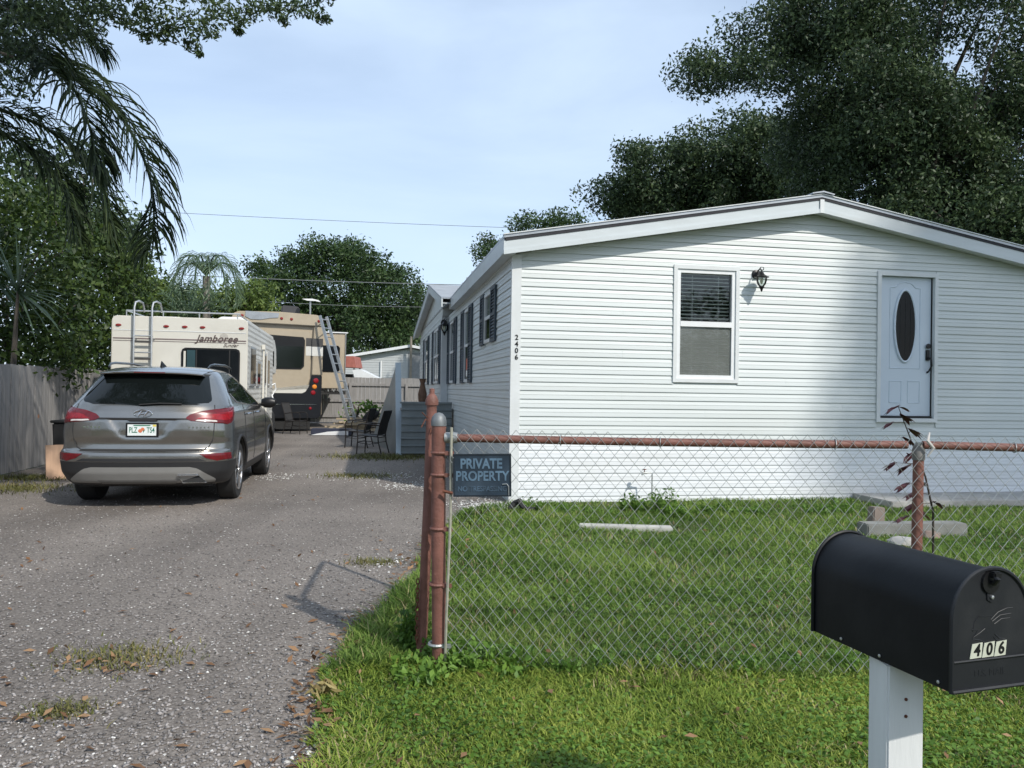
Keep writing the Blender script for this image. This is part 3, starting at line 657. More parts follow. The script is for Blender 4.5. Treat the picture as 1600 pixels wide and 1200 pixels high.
MB().tube([(0.06 + i * 0.1, 0.045, railz(0.06 + i * 0.1)) for i in range(24)], 0.0205, 12).build('top_rail', M['rust'], fence, smooth=True)
MB().tube([(2.44 + i * 0.1, 0.045, railz(2.44 + i * 0.1)) for i in range(16)], 0.0205, 12).build('top_rail', M['rust'], fence, smooth=True)
MB().tube([(0.035, 0.047, 1.176), (0.10, 0.047, 1.176)], 0.027, 12).build('rail_end_cup', M['galv'], fence, smooth=True)
MB().tube([(0.058, 0.01, 0.02), (0.062, 0.006, 0.3), (0.074, 0.004, 0.75), (0.072, 0.008, 1.23)], 0.0075, 6).build('tension_bar', mat('weathered_tension_bar', (0.36, 0.35, 0.28), 0.6, 0.3, var=0.2, scale=30), fence)
for z in (0.14, 0.44, 0.72, 0.99, 1.10):
    b_ = MB(); b_.tube([(0.012 + 0.038 * math.cos(a), 0.05 + 0.038 * math.sin(a), z) for a in np.linspace(0, 2 * math.pi, 21)[:-1]], 0.0085, 6, closed=True)
    b_.box((0.040, 0.015, z - 0.01), (0.085, 0.022, z + 0.01)); b_.build('brace_band', M['rust'] if z > 0.2 else M['galv'], fence)
MB().tube([(0.035, -0.01, 0.915), (0.085, -0.01, 0.905)], 0.008, 6).build('band_bolt', M['rustdeep'], fence)
# fabric: every wire zigzags between two columns and hooks its neighbour
cw, chh = 0.0330, 0.0395
fab = MB(); nw = int((3.93 - 0.065) / cw)
for j in range(nw):
    x0 = 0.065 + j * cw; path = []
    nk = 31
    warp = 0.006 * math.sin(j * 0.23) + 0.004 * math.sin(j * 0.61)
    for k in range(nk):
        odd = (k + j) % 2
        z = 0.035 + k * chh + warp * (1 - k / 40)
        if k == nk - 1: z += (-0.012 if (24 < j < 30 or 33 < j < 36) else 0.0)
        bow = 0.012 * math.sin(k * 0.21 + j * 0.05)
        path.append((x0 + (cw if odd else 0) + 0.004 * math.sin(k * 0.5 + j * 0.11), 0.018 + (0.0018 if (k % 2) else -0.0018) + bow * 0.5, z))
    fab.tube(path, 0.00155, 5, cap=False)
tag(fab.build('chain_link_mesh', mat('galvanised_wire', (0.40, 0.41, 0.39), 0.45, 0.55, var=0.15, scale=30), fence, smooth=True, fix=False), kind='stuff')
for x in (0.62, 1.12, 2.0, 2.9):
    MB().tube([(x + 0.024 * math.cos(a) * 0.2, 0.045 + 0.026 * math.cos(a), railz(x) + 0.026 * math.sin(a)) for a in np.linspace(0, 2 * math.pi, 13)[:-1]] , 0.0025, 5, closed=True).build('tie_wire', M['galv'], fence)
MB().tube([(fx(2.09), 0.02, 1.24), (fx(2.07), 0.0, 1.20), (fx(2.10), 0.0, 1.165), (fx(2.075), 0.01, 1.12)], [0.004, 0.009, 0.008, 0.004], 7).build('rag_knot', mat('dirty_cloth', (0.55, 0.52, 0.48), 0.9), fence, smooth=True)

# ---------------------------------------------------------------- open gate seen edge on behind the end post
gate = thing('swing_gate', 'rusty red pipe gate swung open behind the fence end post, seen edge on', 'gate', (-0.418, 4.02, 0), 0)
MB().tube([(-0.035, 0, 0.02), (-0.012, 0, 0.7), (0.0, 0, 1.34)], 0.027, 14).build('gate_post', M['rust'], gate, smooth=True)
MB().lathe([(0.034, 0.0), (0.035, 0.025), (0.024, 0.05), (0.014, 0.06), (0.014, 0.085), (0.0, 0.09)], 'z', 14, (0, 0, 1.335)).build('finial', M['rust'], gate, smooth=True)
GD = Vector((-0.112, 1.0, 0)).normalized()
def gp(s, z): return (GD.x * s - 0.03 * (1.3 - z), GD.y * s, z)
MB().tube([gp(0.08, 0.12), gp(0.08, 1.2), gp(0.12, 1.25), gp(1.15, 1.25), gp(1.2, 1.2), gp(1.2, 0.12), gp(1.15, 0.08), gp(0.12, 0.08)], 0.019, 10, closed=True).build('gate_frame', M['rust'], gate, smooth=True)
gm = MB()
for j in range(34):
    s0 = 0.09 + j * cw
    gm.tube([gp(s0 + (cw if (k + j) % 2 else 0), 0.1 + k * chh) for k in range(30)], 0.0016, 4, cap=False)
tag(gm.build('gate_mesh', M['rustdeep'], gate, fix=False), kind='stuff')
ch = MB()
for k in range(14):   # hanging chain
    z = 0.42 - k * 0.024; a = (k % 2) * math.pi / 2
    ch.tube([(-0.055 + 0.008 * math.cos(t) * math.cos(a), -0.03 + 0.008 * math.cos(t) * math.sin(a), z + 0.016 * math.sin(t)) for t in np.linspace(0, 2 * math.pi, 11)[:-1]], 0.0032, 5, closed=True)
ch.build('hanging_chain', M['rustdeep'], gate, smooth=True)
tw = MB()
for k in range(9):
    a = random.uniform(0, 6.28); z = random.uniform(1.12, 1.26)
    tw.tube([(0, 0, z), (0.05 * math.cos(a), 0.03 * math.sin(a), z + 0.03), (0.085 * math.cos(a), 0.05 * math.sin(a), z + random.uniform(-0.02, 0.07))], 0.003, 5)
tw.build('wire_ends', M['rustdeep'], gate)

# ---------------------------------------------------------------- sign on the fence
sc_ = at(753.5, 742.5, FY - 0.012)
sg = thing('warning_sign', 'faded dark blue PRIVATE PROPERTY sign wired to the chain link fence', 'sign', sc_, 0)
sg.rotation_euler = (0, rad(-1.2), 0)
faded = mat('faded_blue_lettering', (0.085, 0.145, 0.205), 0.6, var=0.35, scale=16)
signm = mat('weathered_navy_sheet', (0.020, 0.034, 0.052), 0.35, var=0.35, scale=9, dirt=(0.06, 0.085, 0.11), dscale=7, damt=0.6)
sw, shh = 0.144, 0.106
MB().box((-sw, 0, -shh), (sw, 0.004, shh)).build('sign_plate', signm, sg)
b_ = MB()
for (a, c) in (((-sw, -0.003, -shh), (sw, -0.0005, -shh + 0.008)), ((-sw, -0.003, shh - 0.008), (sw, -0.0005, shh)), ((-sw, -0.003, -shh + 0.008), (-sw + 0.007, -0.0005, shh - 0.008)), ((sw - 0.007, -0.003, -shh + 0.008), (sw, -0.0005, shh - 0.008))):
    b_.box(a, c)
b_.build('sign_border', mat('sign_border_paint', (0.012, 0.018, 0.026), 0.4), sg)
text('lettering', 'PRIVATE', 0.068, faded, sg, Matrix.Translation((-0.005, -0.002, 0.055)) @ UPR, 0.0006, offset=0.0022, sx=0.82)
text('lettering', 'PROPERTY', 0.066, faded, sg, Matrix.Translation((0.0, -0.002, -0.006)) @ UPR, 0.0006, offset=0.0018, sx=0.84)
text('lettering', 'NO TRESPASSING', 0.036, mat('fainter_blue_lettering', (0.05, 0.085, 0.125), 0.6, var=0.5, scale=20), sg, Matrix.Translation((-0.0, -0.002, -0.068)) @ UPR, 0.0006, offset=0.0008, sx=0.86)
MB().tube([(-sw + 0.003, -0.004, shh - 0.02), (-sw - 0.012, -0.006, shh - 0.005), (-sw - 0.014, -0.004, shh - 0.03), (-sw - 0.004, -0.004, shh - 0.045)], 0.002, 5).build('tie_wire', M['galv'], sg)
MB().tube([(sw - 0.045, -0.004, -0.045), (sw - 0.022, -0.008, -0.043), (sw - 0.014, -0.006, -0.055), (sw - 0.013, -0.004, -0.10)], 0.0024, 5).build('tie_wire', M['galv'], sg)

# ---------------------------------------------------------------- mailbox on a white post
PHI = rad(17.2)
mbx = thing('mailbox', 'black arched metal mailbox numbered 406 on top of the white post', 'mailbox', (1.047, 1.68, 0.787), PHI)
mbm = mat('black_mailbox_paint', (0.004, 0.005, 0.0065), 0.5, var=0.12, scale=8, spec=0.28, bump=0.06, bscale=35, dirt=(0.018, 0.019, 0.021), dscale=5, damt=0.6)
HW, HH, LB = 0.107, 0.262, 0.44
def arch(hw, hh, n=22, z0=0.0):
    r = hw; pts = [(-hw, z0)]
    for i in range(n + 1):
        a = math.pi - math.pi * i / n
        pts.append((r * math.cos(a), (hh - r) + r * math.sin(a)))
    return pts + [(hw, z0)]
MB().prism(arch(HW - 0.004, HH - 0.004), 'y', 0.004, LB - 0.004).build('box_body', mbm, mbx, smooth=True)
MB().tube([(x, LB - 0.004, z) for x, z in arch(HW, HH)], 0.0045, 6).build('rear_rim', mbm, mbx, smooth=True)
MB().prism(arch(HW - 0.005, HH - 0.005), 'y', LB - 0.003, LB + 0.002).build('rear_panel', mbm, mbx)
dm = mat('black_mailbox_door', (0.012, 0.0135, 0.016), 0.5, var=0.12, scale=8, spec=0.35, bump=0.08, bscale=30, dirt=(0.05, 0.05, 0.05), dscale=6, damt=0.5)
door = MB().prism(arch(HW - 0.003, HH - 0.003), 'y', -0.006, 0.003).build('mailbox_door', dm, mbx)
MB().tube([(x, -0.006, z) for x, z in arch(HW, HH)], 0.005, 7).build('door_rim', dm, door, smooth=True)
MB().tube([(-HW, -0.008, 0.003), (HW, -0.008, 0.003)], 0.0045, 6).build('bottom_rim', dm, door)
MB().tube([(-HW + 0.004, -0.007, 0.066), (HW - 0.004, -0.007, 0.066)], 0.003, 6).build('pressed_line', dm, door)
MB().lathe([(0.0, -0.012), (0.024, -0.011), (0.026, -0.004), (0.0, -0.003)], 'y', 16, (-0.004, 0, HH - 0.030)).build('latch_recess', M['black'], door)
MB().obox((0.0, -0.010, HH - 0.012), (0.022, 0.030, 0.014)).build('latch', M['black'], door, bevel=0.003)
MB().tube([(-0.004, -0.012, HH - 0.012), (-0.004, -0.026, HH - 0.020), (-0.004, -0.014, HH - 0.032)], 0.006, 7).build('latch_hook', M['black'], door, smooth=True)
MB().prism([(-0.014, HH - 0.040), (0.012, HH - 0.040), (0.010, HH - 0.068), (-0.001, HH - 0.074), (-0.012, HH - 0.068)], 'y', -0.0085, -0.005).build('latch_tab', dm, door)
MB().lathe([(0.0, -0.013), (0.004, -0.012), (0.004, -0.008), (0.0, -0.008)], 'y', 10, (-0.001, 0, HH - 0.062)).build('rivet', M['alu'], door)
# pressed bird emblem: low ridges in the sheet metal
for pts in ([(-0.050, .128), (-0.046, .148), (-0.034, .160), (-0.016, .158), (0.004, .158)], [(0.0, .150), (0.02, .165), (0.045, .172), (0.062, .172)], [(0.004, .146), (0.026, .158), (0.058, .160)],
            [(0.010, .140), (0.03, .150), (0.055, .150)], [(-0.054, .132), (-0.036, .130), (-0.050, .115), (-0.030, .124), (-0.016, .132)], [(-0.05, .112), (-0.03, .108), (-0.012, .100)], [(0.012, .118), (0.024, .108), (0.04, .106)], [(0.008, .112), (0.022, .100), (0.036, .098)]):
    MB().tube([(x, -0.0062, z) for x, z in pts], 0.0010, 5).build('pressed_emblem', dm, door, smooth=True)
plate = mat('number_tile', (0.50, 0.52, 0.42), 0.5, var=0.06, scale=20)
for i, c_ in enumerate('406'):
    x0 = -0.040 + i * 0.034
    t = MB().prism([(x0 - 0.019, 0.070), (x0 + 0.013, 0.071), (x0 + 0.0165, 0.103), (x0 - 0.0125, 0.101)], 'y', -0.0078, -0.0065).build('number_tile', plate, door)
    text('number', c_, 0.036, M['black'], t, Matrix.Translation((x0 - 0.0, -0.0084, 0.0865)) @ UPR, 0.0003, shear=0.12, offset=0.0010, sx=0.95)
text('pressed_lettering', 'U.S. MAIL', 0.022, dm, door, Matrix.Translation((0.0, -0.0062, 0.036)) @ UPR, 0.0004)
for yy in (0.03, 0.20, 0.33):
    MB().lathe([(0.0, -0.003), (0.004, -0.002), (0.004, 0.0), (0.0, 0.001)], 'x', 8, (-HW + 0.003, yy, 0.012)).build('rivet', M['alu'], mbx)
post = thing('mailbox_post', 'white painted square wooden post holding up the black mailbox', 'post', (0.945, 1.875, 0), rad(3))
pw = mat('chalky_white_paint', (0.70, 0.71, 0.70), 0.65, var=0.05, scale=4, dirt=(0.42, 0.42, 0.40), dscale=3, damt=0.35, bump=0.15, bscale=20, stretch=(4, 4, 0.5))
MB().box((-0.0445, -0.0445, -0.2), (0.0445, 0.0445, 0.782)).build('post_shaft', pw, post, bevel=0.004)
MB().obox((0.03, 0.02, 0.7835), (0.15, 0.30, 0.004), Matrix.Rotation(PHI - rad(3), 3, 'Z')).build('mounting_plate', M['blackm'], post)
for z in (0.70, 0.66): MB().lathe([(0.0, -0.003), (0.004, -0.002), (0.004, 0.001)], 'y', 8, (0.0, -0.0445, z)).build('nail_head', M['rustdeep'], post)

# ---------------------------------------------------------------- small things in the front yard
sp = lot(1.80, -0.22, 0)
t = thing('garden_tap', 'grey standpipe tap with brass valve in front of the white skirting', 'tap', sp, YAW)
MB().tube([(0, 0, -0.05), (0, 0, 0.375), (-0.012, 0, 0.39), (-0.09, 0, 0.392)], 0.0085, 8).build('pipe', M['galv'], t, smooth=True)
MB().tube([(-0.07, 0, 0.393), (-0.125, 0, 0.390), (-0.14, -0.005, 0.365)], [0.014, 0.015, 0.011], 8).build('spout', M['galv'], t, smooth=True)
MB().lathe([(0.0, 0.0), (0.006, 0.0), (0.006, 0.03), (0.026, 0.034), (0.026, 0.042), (0.0, 0.043)], 'z', 12, (-0.105, 0, 0.40)).build('valve_wheel', M['rustdeep'], t, smooth=True)
a = onground(905, 826); c_ = onground(1050, 830)
slab = MB().obox((0, 0, 0.022), ((c_ - a).length, 0.16, 0.05)).build('concrete_slab', mat('whitewashed_concrete', (0.44, 0.43, 0.39), 0.9, var=0.12, bump=0.3), None, bevel=0.008)
slab.location = (a + c_) / 2; slab.rotation_euler = (0, 0, math.atan2(c_.y - a.y, c_.x - a.x))
tag(slab, 'long pale concrete strip lying in the lawn below the garden tap', 'slab')
# concrete pad and blocks below the door
pad = MB().box((4.75, -0.85, 0.0), (8.4, -0.03, 0.085)).build('concrete_pad', M['concrete'], None, bevel=0.01)
pad.location = (LOT0[0], LOT0[1], 0); pad.rotation_euler = (0, 0, YAW)
tag(pad, 'low grey concrete pad along the skirting under the blue door', 'slab')
bk = MB().obox((0, 0, 0.06), (1.1, 0.2, 0.14)).build('concrete_kerb_block', mat('mossy_dark_concrete', (0.20, 0.20, 0.185), 0.9, var=0.2, bump=0.4, dirt=(0.09, 0.095, 0.07), damt=0.6), None, bevel=0.012)
bk.location = onground(1425, 836); bk.rotation_euler = (0, 0, YAW - 0.05); tag(bk, 'long weathered concrete block lying in front of the concrete pad', 'block')
bk = MB().obox((0, 0, 0.10), (0.15, 0.1, 0.2)).build('upright_paver', mat('brown_paver', (0.22, 0.18, 0.15), 0.9, bump=0.3), None, bevel=0.01)
p = onground(1386, 836); bk.location = (p.x, p.y + 0.25, 0.05); bk.rotation_euler = (0, 0.06, 0.3); tag(bk, 'small brown paver standing on end by the long concrete block', 'paver')
for k, (px, py, s, lab) in enumerate(((1412, 855, 0.15, 'pale flat stone lying in the grass just above the mailbox'), (1452, 842, 0.12, 'brown stone at the foot of the middle fence post'))):
    pts = unit(RNG.normal(size=(60, 3))) * np.array([s, s * 0.8, s * 0.45]) * RNG.uniform(0.85, 1.1, size=(60, 1))
    bmx = bmesh.new(); [bmx.verts.new(q) for q in pts]; bmesh.ops.convex_hull(bmx, input=bmx.verts)
    me = bpy.data.meshes.new('stone'); bmx.to_mesh(me); bmx.free(); me.materials.append(M['concrete'] if k == 0 else mat('brown_stone', (0.20, 0.15, 0.12), 0.9, bump=0.4))
    o = bpy.data.objects.new('stone', me); COL.objects.link(o); o.location = onground(px, py) + Vector((0, 0, s * 0.25)); tag(o, lab, 'stone')
# dark scrap by the house corner
o = MB().tube([(0, 0, 0.03), (0.06, 0.02, 0.10), (0.11, 0, 0.13), (0.15, -0.02, 0.07), (0.24, 0, 0.03), (0.34, 0.02, 0.05)], [0.03, 0.035, 0.04, 0.03, 0.03, 0.02], 7).build('black_scrap', M['blackm'], None)
o.location = onground(796, 800); tag(o, 'crumpled black scrap lying at the foot of the house corner', 'scrap')

# ---------------------------------------------------------------- grey stair enclosure on the long side
st = thing('stair_enclosure', 'grey ribbed metal stair enclosure with tall pointed side rail beside the mobile home', 'stairs', lot(0, 6.9), YAW)
prof = []
f = MB(); w0, w1 = -1.12, -0.05; H = 1.1
z = 0.04; k = 0
for k in range(7):
    z0 = 0.03 + k * 0.153
    s = MB().add([(w0, 0, z0), (w1, 0, z0), (w1, -0.032, z0 + 0.012), (w0, -0.032, z0 + 0.012), (w0, -0.032, z0 + 0.032), (w1, -0.032, z0 + 0.032), (w1, 0, z0 + 0.045), (w0, 0, z0 + 0.045), (w0, 0, z0 + 0.152), (w1, 0, z0 + 0.152)],
                 [(0, 1, 2, 3), (3, 2, 5, 4), (4, 5, 6, 7), (7, 6, 9, 8)]).build('ribbed_panel', M['corrugrey'], st)
MB().box((w0 - 0.03, -0.045, 1.10), (w1, 0.10, 1.14)).build('top_cap', M['corrugrey'], st)
MB().box((w0, 0.005, 0.03), (w1, 0.02, 1.1)).build('backing_board', M['corrugrey'], st)
MB().add([(w0 - .06, .12, 0), (w0 - .07, 1.66, 1.98), (w0 - .62, 4.2, 0), (w0 - .03, .12, 0), (w0 - .04, 1.66, 1.98), (w0 - .59, 4.2, 0)], [(0, 1, 2), (5, 4, 3), (0, 3, 4, 1), (1, 4, 5, 2), (2, 5, 3, 0)]).build('side_panel', M['corrugrey'], st)
MB().add([(w0 - 0.10, -0.02, 0), (w0 + 0.03, -0.02, 0), (w0 + 0.03, 1.60, 2.02), (w0 - 0.10, 1.60, 2.02), (w0 - 0.10, 0.10, 0), (w0 + 0.03, 0.10, 0), (w0 + 0.03, 1.72, 2.02), (w0 - 0.10, 1.72, 2.02)],
         [(0, 1, 2, 3), (4, 7, 6, 5), (0, 4, 5, 1), (1, 5, 6, 2), (2, 6, 7, 3), (3, 7, 4, 0)]).build('leaning_rail', M['palegrey'], st)
MB().box((w0, 0.03, 0.95), (-0.03, 2.2, 1.0)).build('landing', M['greyboard'], st)
for k in range(4):
    MB().box((w0, 2.2 + k * 0.28, 0.75 - k * 0.22), (-0.05, 2.48 + k * 0.28, 0.79 - k * 0.22)).build('tread', M['greyboard'], st)
o = MB().lathe([(0.0, 0.0), (0.10, 0.0), (0.15, 0.2), (0.17, 0.42), (0.11, 0.62), (0.08, 0.74), (0.12, 0.86), (0.14, 0.9), (0.0, 0.9)], 'z', 14).build('clay_jar', mat('brown_clay', (0.14, 0.075, 0.045), 0.75, var=0.25, scale=8), None, smooth=True)
o.location = lot(-0.62, 7.9, 1.0); o.scale = (0.6, 0.6, 0.72); tag(o, 'tall brown clay jar standing on the stair landing', 'jar')
# ---------------------------------------------------------------- grey SUV
car = thing('parked_car', 'metallic grey SUV parked on the gravel driveway, seen from behind', 'car', (-4.165, 8.63, 0), YAW)
def table(zs, vs_):
    zz = np.linspace(0.2, 1.72, 800); y = np.interp(zz, zs, vs_)
    k = np.exp(-np.linspace(-2, 2, 15) ** 2); k /= k.sum()
    y = np.convolve(np.pad(y, 7, mode='edge'), k, 'valid')
    return lambda z: np.interp(z, zz, y)
Zt = [.26, .32, .42, .55, .62, .655, .68, .75, .82, .9, 1.0, 1.1, 1.18, 1.25, 1.35, 1.45, 1.53, 1.585, 1.62, 1.645, 1.66]
T_hw = table(Zt, [.84, .885, .925, .94, .94, .94, .935, .93, .93, .928, .92, .905, .875, .84, .785, .73, .685, .64, .57, .46, .25])
T_yr = table(Zt, [.16, .07, .02, .0, .0, .012, .06, .075, .055, .05, .06, .085, .12, .17, .255, .345, .42, .50, .62, .85, 1.3])
T_R = table(Zt, [.45, .45, .45, .45, .45, .45, .45, .45, .45, .45, .46, .50, .55, .58, .60, .60, .60, .6, .6, .6, .6])
T_yf = table(Zt, [4.5, 4.62, 4.68, 4.69, 4.68, 4.67, 4.66, 4.63, 4.58, 4.45, 4.15, 3.62, 3.30, 3.12, 2.88, 2.62, 2.40, 2.2, 2.05, 1.9, 1.75])
T_F = table(Zt, [.7] * 9 + [.8, .9, .9, .8, .8, .8, .8, .8, .7, .6, .5, .3])
PW = 3.0
def recess(x, z):
    """licence plate hollow in the tailgate"""
    top, bot = 1.02, 0.815
    if z > top + 0.01 or z < bot - 0.03: return 0.0
    t = min(1, max(0, (z - bot) / (top - bot)))
    half = 0.27 + 0.13 * t
    e = min(1, max(0, (half - abs(x)) / 0.09)); v = min(1, max(0, (z - bot + 0.03) / 0.05)) * min(1, max(0, (top + 0.01 - z) / 0.012))
    return 0.022 * e * e * (3 - 2 * e) * v
def yrear(x, z):
    hw, R = float(T_hw(z)), float(T_R(z)); q = min(0.9999, abs(x) / hw)
    return float(T_yr(z)) + R * (1 - (1 - q ** PW) ** (1 / PW)) + recess(x, z)
def xside(y, z):
    hw, R, yr = float(T_hw(z)), float(T_R(z)), float(T_yr(z))
    F, yf = float(T_F(z)), float(T_yf(z))
    x = hw
    if y < yr + R: x = hw * (1 - (1 - max(0, (y - yr)) / R) ** PW) ** (1 / PW)
    if y > yf - F: x = min(x, hw * (1 - min(1, (y - (yf - F)) / F) ** PW) ** (1 / PW))
    return x
def outline(z):
    """half outline of the body at height z from the rear middle to the front middle"""
    hw, R, yr, F, yf = (float(T(z)) for T in (T_hw, T_R, T_yr, T_F, T_yf))
    pts = []
    for i in range(34):
        x = hw * 0.94 * i / 33; pts.append((x, yrear(x, z)))
    y0 = pts[-1][1]
    for i in range(1, 9):
        y = y0 + (yr + R - y0) * i / 8; pts.append((xside(y, z) if i < 8 else hw, y))
    for i in range(1, 40): pts.append((hw, yr + R + (yf - F - yr - R) * i / 40))
    for i in range(0, 15):
        a = math.pi / 2 * i / 14; pts.append((hw * math.cos(a) ** (2 / PW), yf - F + F * math.sin(a) ** (2 / PW)))
    return pts
ZL = list(np.concatenate([np.linspace(.27, .64, 16), np.linspace(.65, .70, 5), np.linspace(.72, 1.2, 32), np.linspace(1.22, 1.6, 20), [1.615, 1.63, 1.64, 1.65, 1.657, 1.66]]))
V, Fc = [], []
for z in ZL:
    o_ = outline(z); ring = o_ + [(-x, y) for x, y in reversed(o_[1:-1])]
    V += [(x, y, z) for x, y in ring]
N = len(ring)
for i in range(len(ZL) - 1):
    for j in range(N):
        Fc.append((i * N + j, i * N + (j + 1) % N, (i + 1) * N + (j + 1) % N, (i + 1) * N + j))
Fc.append(tuple(range(N))[::-1]); Fc.append(tuple((len(ZL) - 1) * N + j for j in range(N)))
paint = mat('grey_metallic_car_paint', (0.29, 0.275, 0.25), 0.25, 0.9, var=0.02, scale=3, coat=0.9, dirt=(0.15, 0.145, 0.135), dscale=3, damt=0.3)
body = MB().add(V, Fc).build('body', paint, car, smooth=True)
WX, WR, WY = 0.80, 0.355, (0.98, 3.68)
cutter = MB()
for y in WY:
    for s in (-1, 1):
        cutter.lathe([(0.415, 0.58 * s), (0.415, 1.1 * s)] if s > 0 else [(0.415, -1.1), (0.415, -0.58)], 'x', 40, (0, y, 0.37))
cob = cutter.build('cutter', None, car)
md = body.modifiers.new('b', 'BOOLEAN'); md.operation = 'DIFFERENCE'; md.object = cob; md.solver = 'EXACT'
bpy.context.view_layer.update()
dg = bpy.context.evaluated_depsgraph_get(); nm = bpy.data.meshes.new_from_object(body.evaluated_get(dg))
body.modifiers.clear(); body.data = nm; nm.materials.clear(); nm.materials.append(paint)
nm.polygons.foreach_set('use_smooth', [True] * len(nm.polygons)); nm.set_sharp_from_angle(angle=rad(35))
bpy.data.objects.remove(cob)
def patch(name, poly, m, surf, off=0.004, rows=16, cols=16, parent=None, thick=0.012):
    """a thin shell that follows the body: polygon given in (a, z); surf maps (a, z, offset) to a point"""
    zs = [p[1] for p in poly]; lo, hi = min(zs) + 1e-5, max(zs) - 1e-5
    v, f = [], []
    for r in range(rows + 1):
        z = lo + (hi - lo) * r / rows; xs = []
        for i in range(len(poly)):
            (xa, za), (xb, zb) = poly[i], poly[(i + 1) % len(poly)]
            if (za - z) * (zb - z) <= 0 and abs(za - zb) > 1e-9: xs.append(xa + (xb - xa) * (z - za) / (zb - za))
        a, b_ = min(xs), max(xs)
        for c in range(cols + 1): v.append((a + (b_ - a) * c / cols, z))
    n = len(v)
    P = [surf(a, z, off) for a, z in v] + [surf(a, z, off - thick) for a, z in v]
    C1 = cols + 1
    for r in range(rows):
        for c in range(cols):
            q = (r * C1 + c, r * C1 + c + 1, (r + 1) * C1 + c + 1, (r + 1) * C1 + c); f.append(q); f.append(tuple(i + n for i in reversed(q)))
    edge = [r * C1 for r in range(rows, 0, -1)] + list(range(cols)) + [r * C1 + cols for r in range(rows)] + [rows * C1 + c for c in range(cols, 0, -1)]
    for i in range(len(edge)):
        a, b_ = edge[i], edge[(i + 1) % len(edge)]; f.append((a, b_, b_ + n, a + n))
    return MB().add(P, f).build(name, m, parent or car, smooth=True)
def rear(a, z, o): return (a, yrear(a, z) - o, z)
ARC = {}
def wrap(a, z, o):
    """a = distance round the corner from the rear middle (right positive)"""
    key = round(z, 3)
    if key not in ARC:
        pts = np.array(outline(z)[:60]); d = np.concatenate([[0], np.cumsum(np.hypot(*np.diff(pts, axis=0).T))]); ARC[key] = (pts, d)
    pts, d = ARC[key]; s = abs(a)
    x = np.interp(s, d, pts[:, 0]); y = np.interp(s, d, pts[:, 1])
    x2 = np.interp(s + 0.01, d, pts[:, 0]); y2 = np.interp(s + 0.01, d, pts[:, 1])
    t = np.array([x2 - x, y2 - y]); t /= max(1e-9, np.hypot(*t)); nx, ny = t[1], -t[0]
    return ((x + nx * o) * (1 if a >= 0 else -1), y + ny * o, z)
def side(s): return lambda a, z, o: (s * (xside(a, z) + o), a, z)
bplast = mat('black_bumper_plastic', (0.02, 0.02, 0.021), 0.55, var=0.1)
silver = mat('silver_skid_plate', (0.30, 0.295, 0.28), 0.42, 0.4, var=0.04)
cglass = glassy('tinted_car_glass', (0.006, 0.008, 0.008), 0.02)
# rear glass, spoiler
patch('rear_window', [(-.70, 1.245), (-.66, 1.205), (-.45, 1.183), (0, 1.172), (.45, 1.183), (.66, 1.205), (.70, 1.245), (.60, 1.535), (-.60, 1.535)], cglass, rear, 0.004, 16, 40)
spv, spf = [], []
for i in range(25):
    x = -0.57 + 1.14 * i / 24; q = (abs(x) / 0.57) ** 3
    yb = 0.315 + 0.10 * q; zt_ = 1.578 - 0.02 * q
    spv += [(x, yb, zt_ - 0.026), (x, yb - 0.004, zt_ - 0.014), (x, yb + 0.03, zt_), (x, 0.75, 1.625 - 0.04 * q), (x, 0.60, 1.56 - 0.05 * q)]
for i in range(24):
    for j in range(5): a = i * 5 + j; b_ = i * 5 + (j + 1) % 5; spf.append((a, b_, b_ + 5, a + 5))
spf += [(0, 1, 2, 3, 4), (124, 123, 122, 121, 120)]
sp_ = MB().add(spv, spf).build('spoiler', paint, car, smooth=True)
MB().obox((0, 0.312, 1.562), (0.34, 0.008, 0.010)).build('brake_light', M['red'], sp_)
patch('spoiler_underside', [(-.60, 1.53), (.60, 1.53), (.61, 1.555), (-.61, 1.555)], M['blackm'], rear, 0.006, 3, 30)
MB().tube([(-0.05, yrear(0, 1.19) - 0.02, 1.19), (0.16, yrear(.1, 1.205) - 0.028, 1.208), (0.40, yrear(.4, 1.20) - 0.022, 1.205)], 0.008, 6).build('wiper', M['blackm'], car)
# tail lamps wrap round the corners
for s in (-1, 1):
    P = [(.455, 1.045), (.50, 1.085), (.62, 1.125), (.80, 1.148), (1.02, 1.165), (1.17, 1.17), (1.165, 1.12), (1.10, 1.04), (1.02, .985), (.94, .97), (.80, .985), (.62, 1.0), (.50, 1.015)]
    tl = patch('tail_lamp', [(s * a, z) for a, z in P], M['red'], wrap, 0.010, 14, 28, thick=0.02)
    patch('lamp_inner', [(s * a, z) for a, z in [(.56, 1.03), (.66, 1.085), (.9, 1.115), (1.08, 1.13), (1.05, 1.06), (.96, 1.02), (.75, 1.02)]], M['redbright'], wrap, 0.0115, 8, 20, parent=tl, thick=0.004)
    patch('reverse_lamp', [(s * a, z) for a, z in [(.56, 1.008), (.58, 1.026), (.80, 1.018), (.80, .997)]], mat('clear_lens', (0.6, 0.55, 0.52), 0.15, coat=0.6), wrap, 0.0125, 4, 10, parent=tl, thick=0.004)
    rf = patch('bumper_reflector', [(s * a, z) for a, z in [(.62, .640), (1.02, .640), (1.05, .555), (.82, .553), (.70, .585)]], M['red'], wrap, 0.007, 8, 16)
patch('garnish_line', [(-.52, 1.022), (.52, 1.022), (.50, 1.042), (-.50, 1.042)], bplast, rear, 0.006, 3, 30)
MB().obox((0, yrear(0, 1.024) - 0.015, 1.018), (0.30, 0.03, 0.02)).build('tailgate_grip', bplast, car)
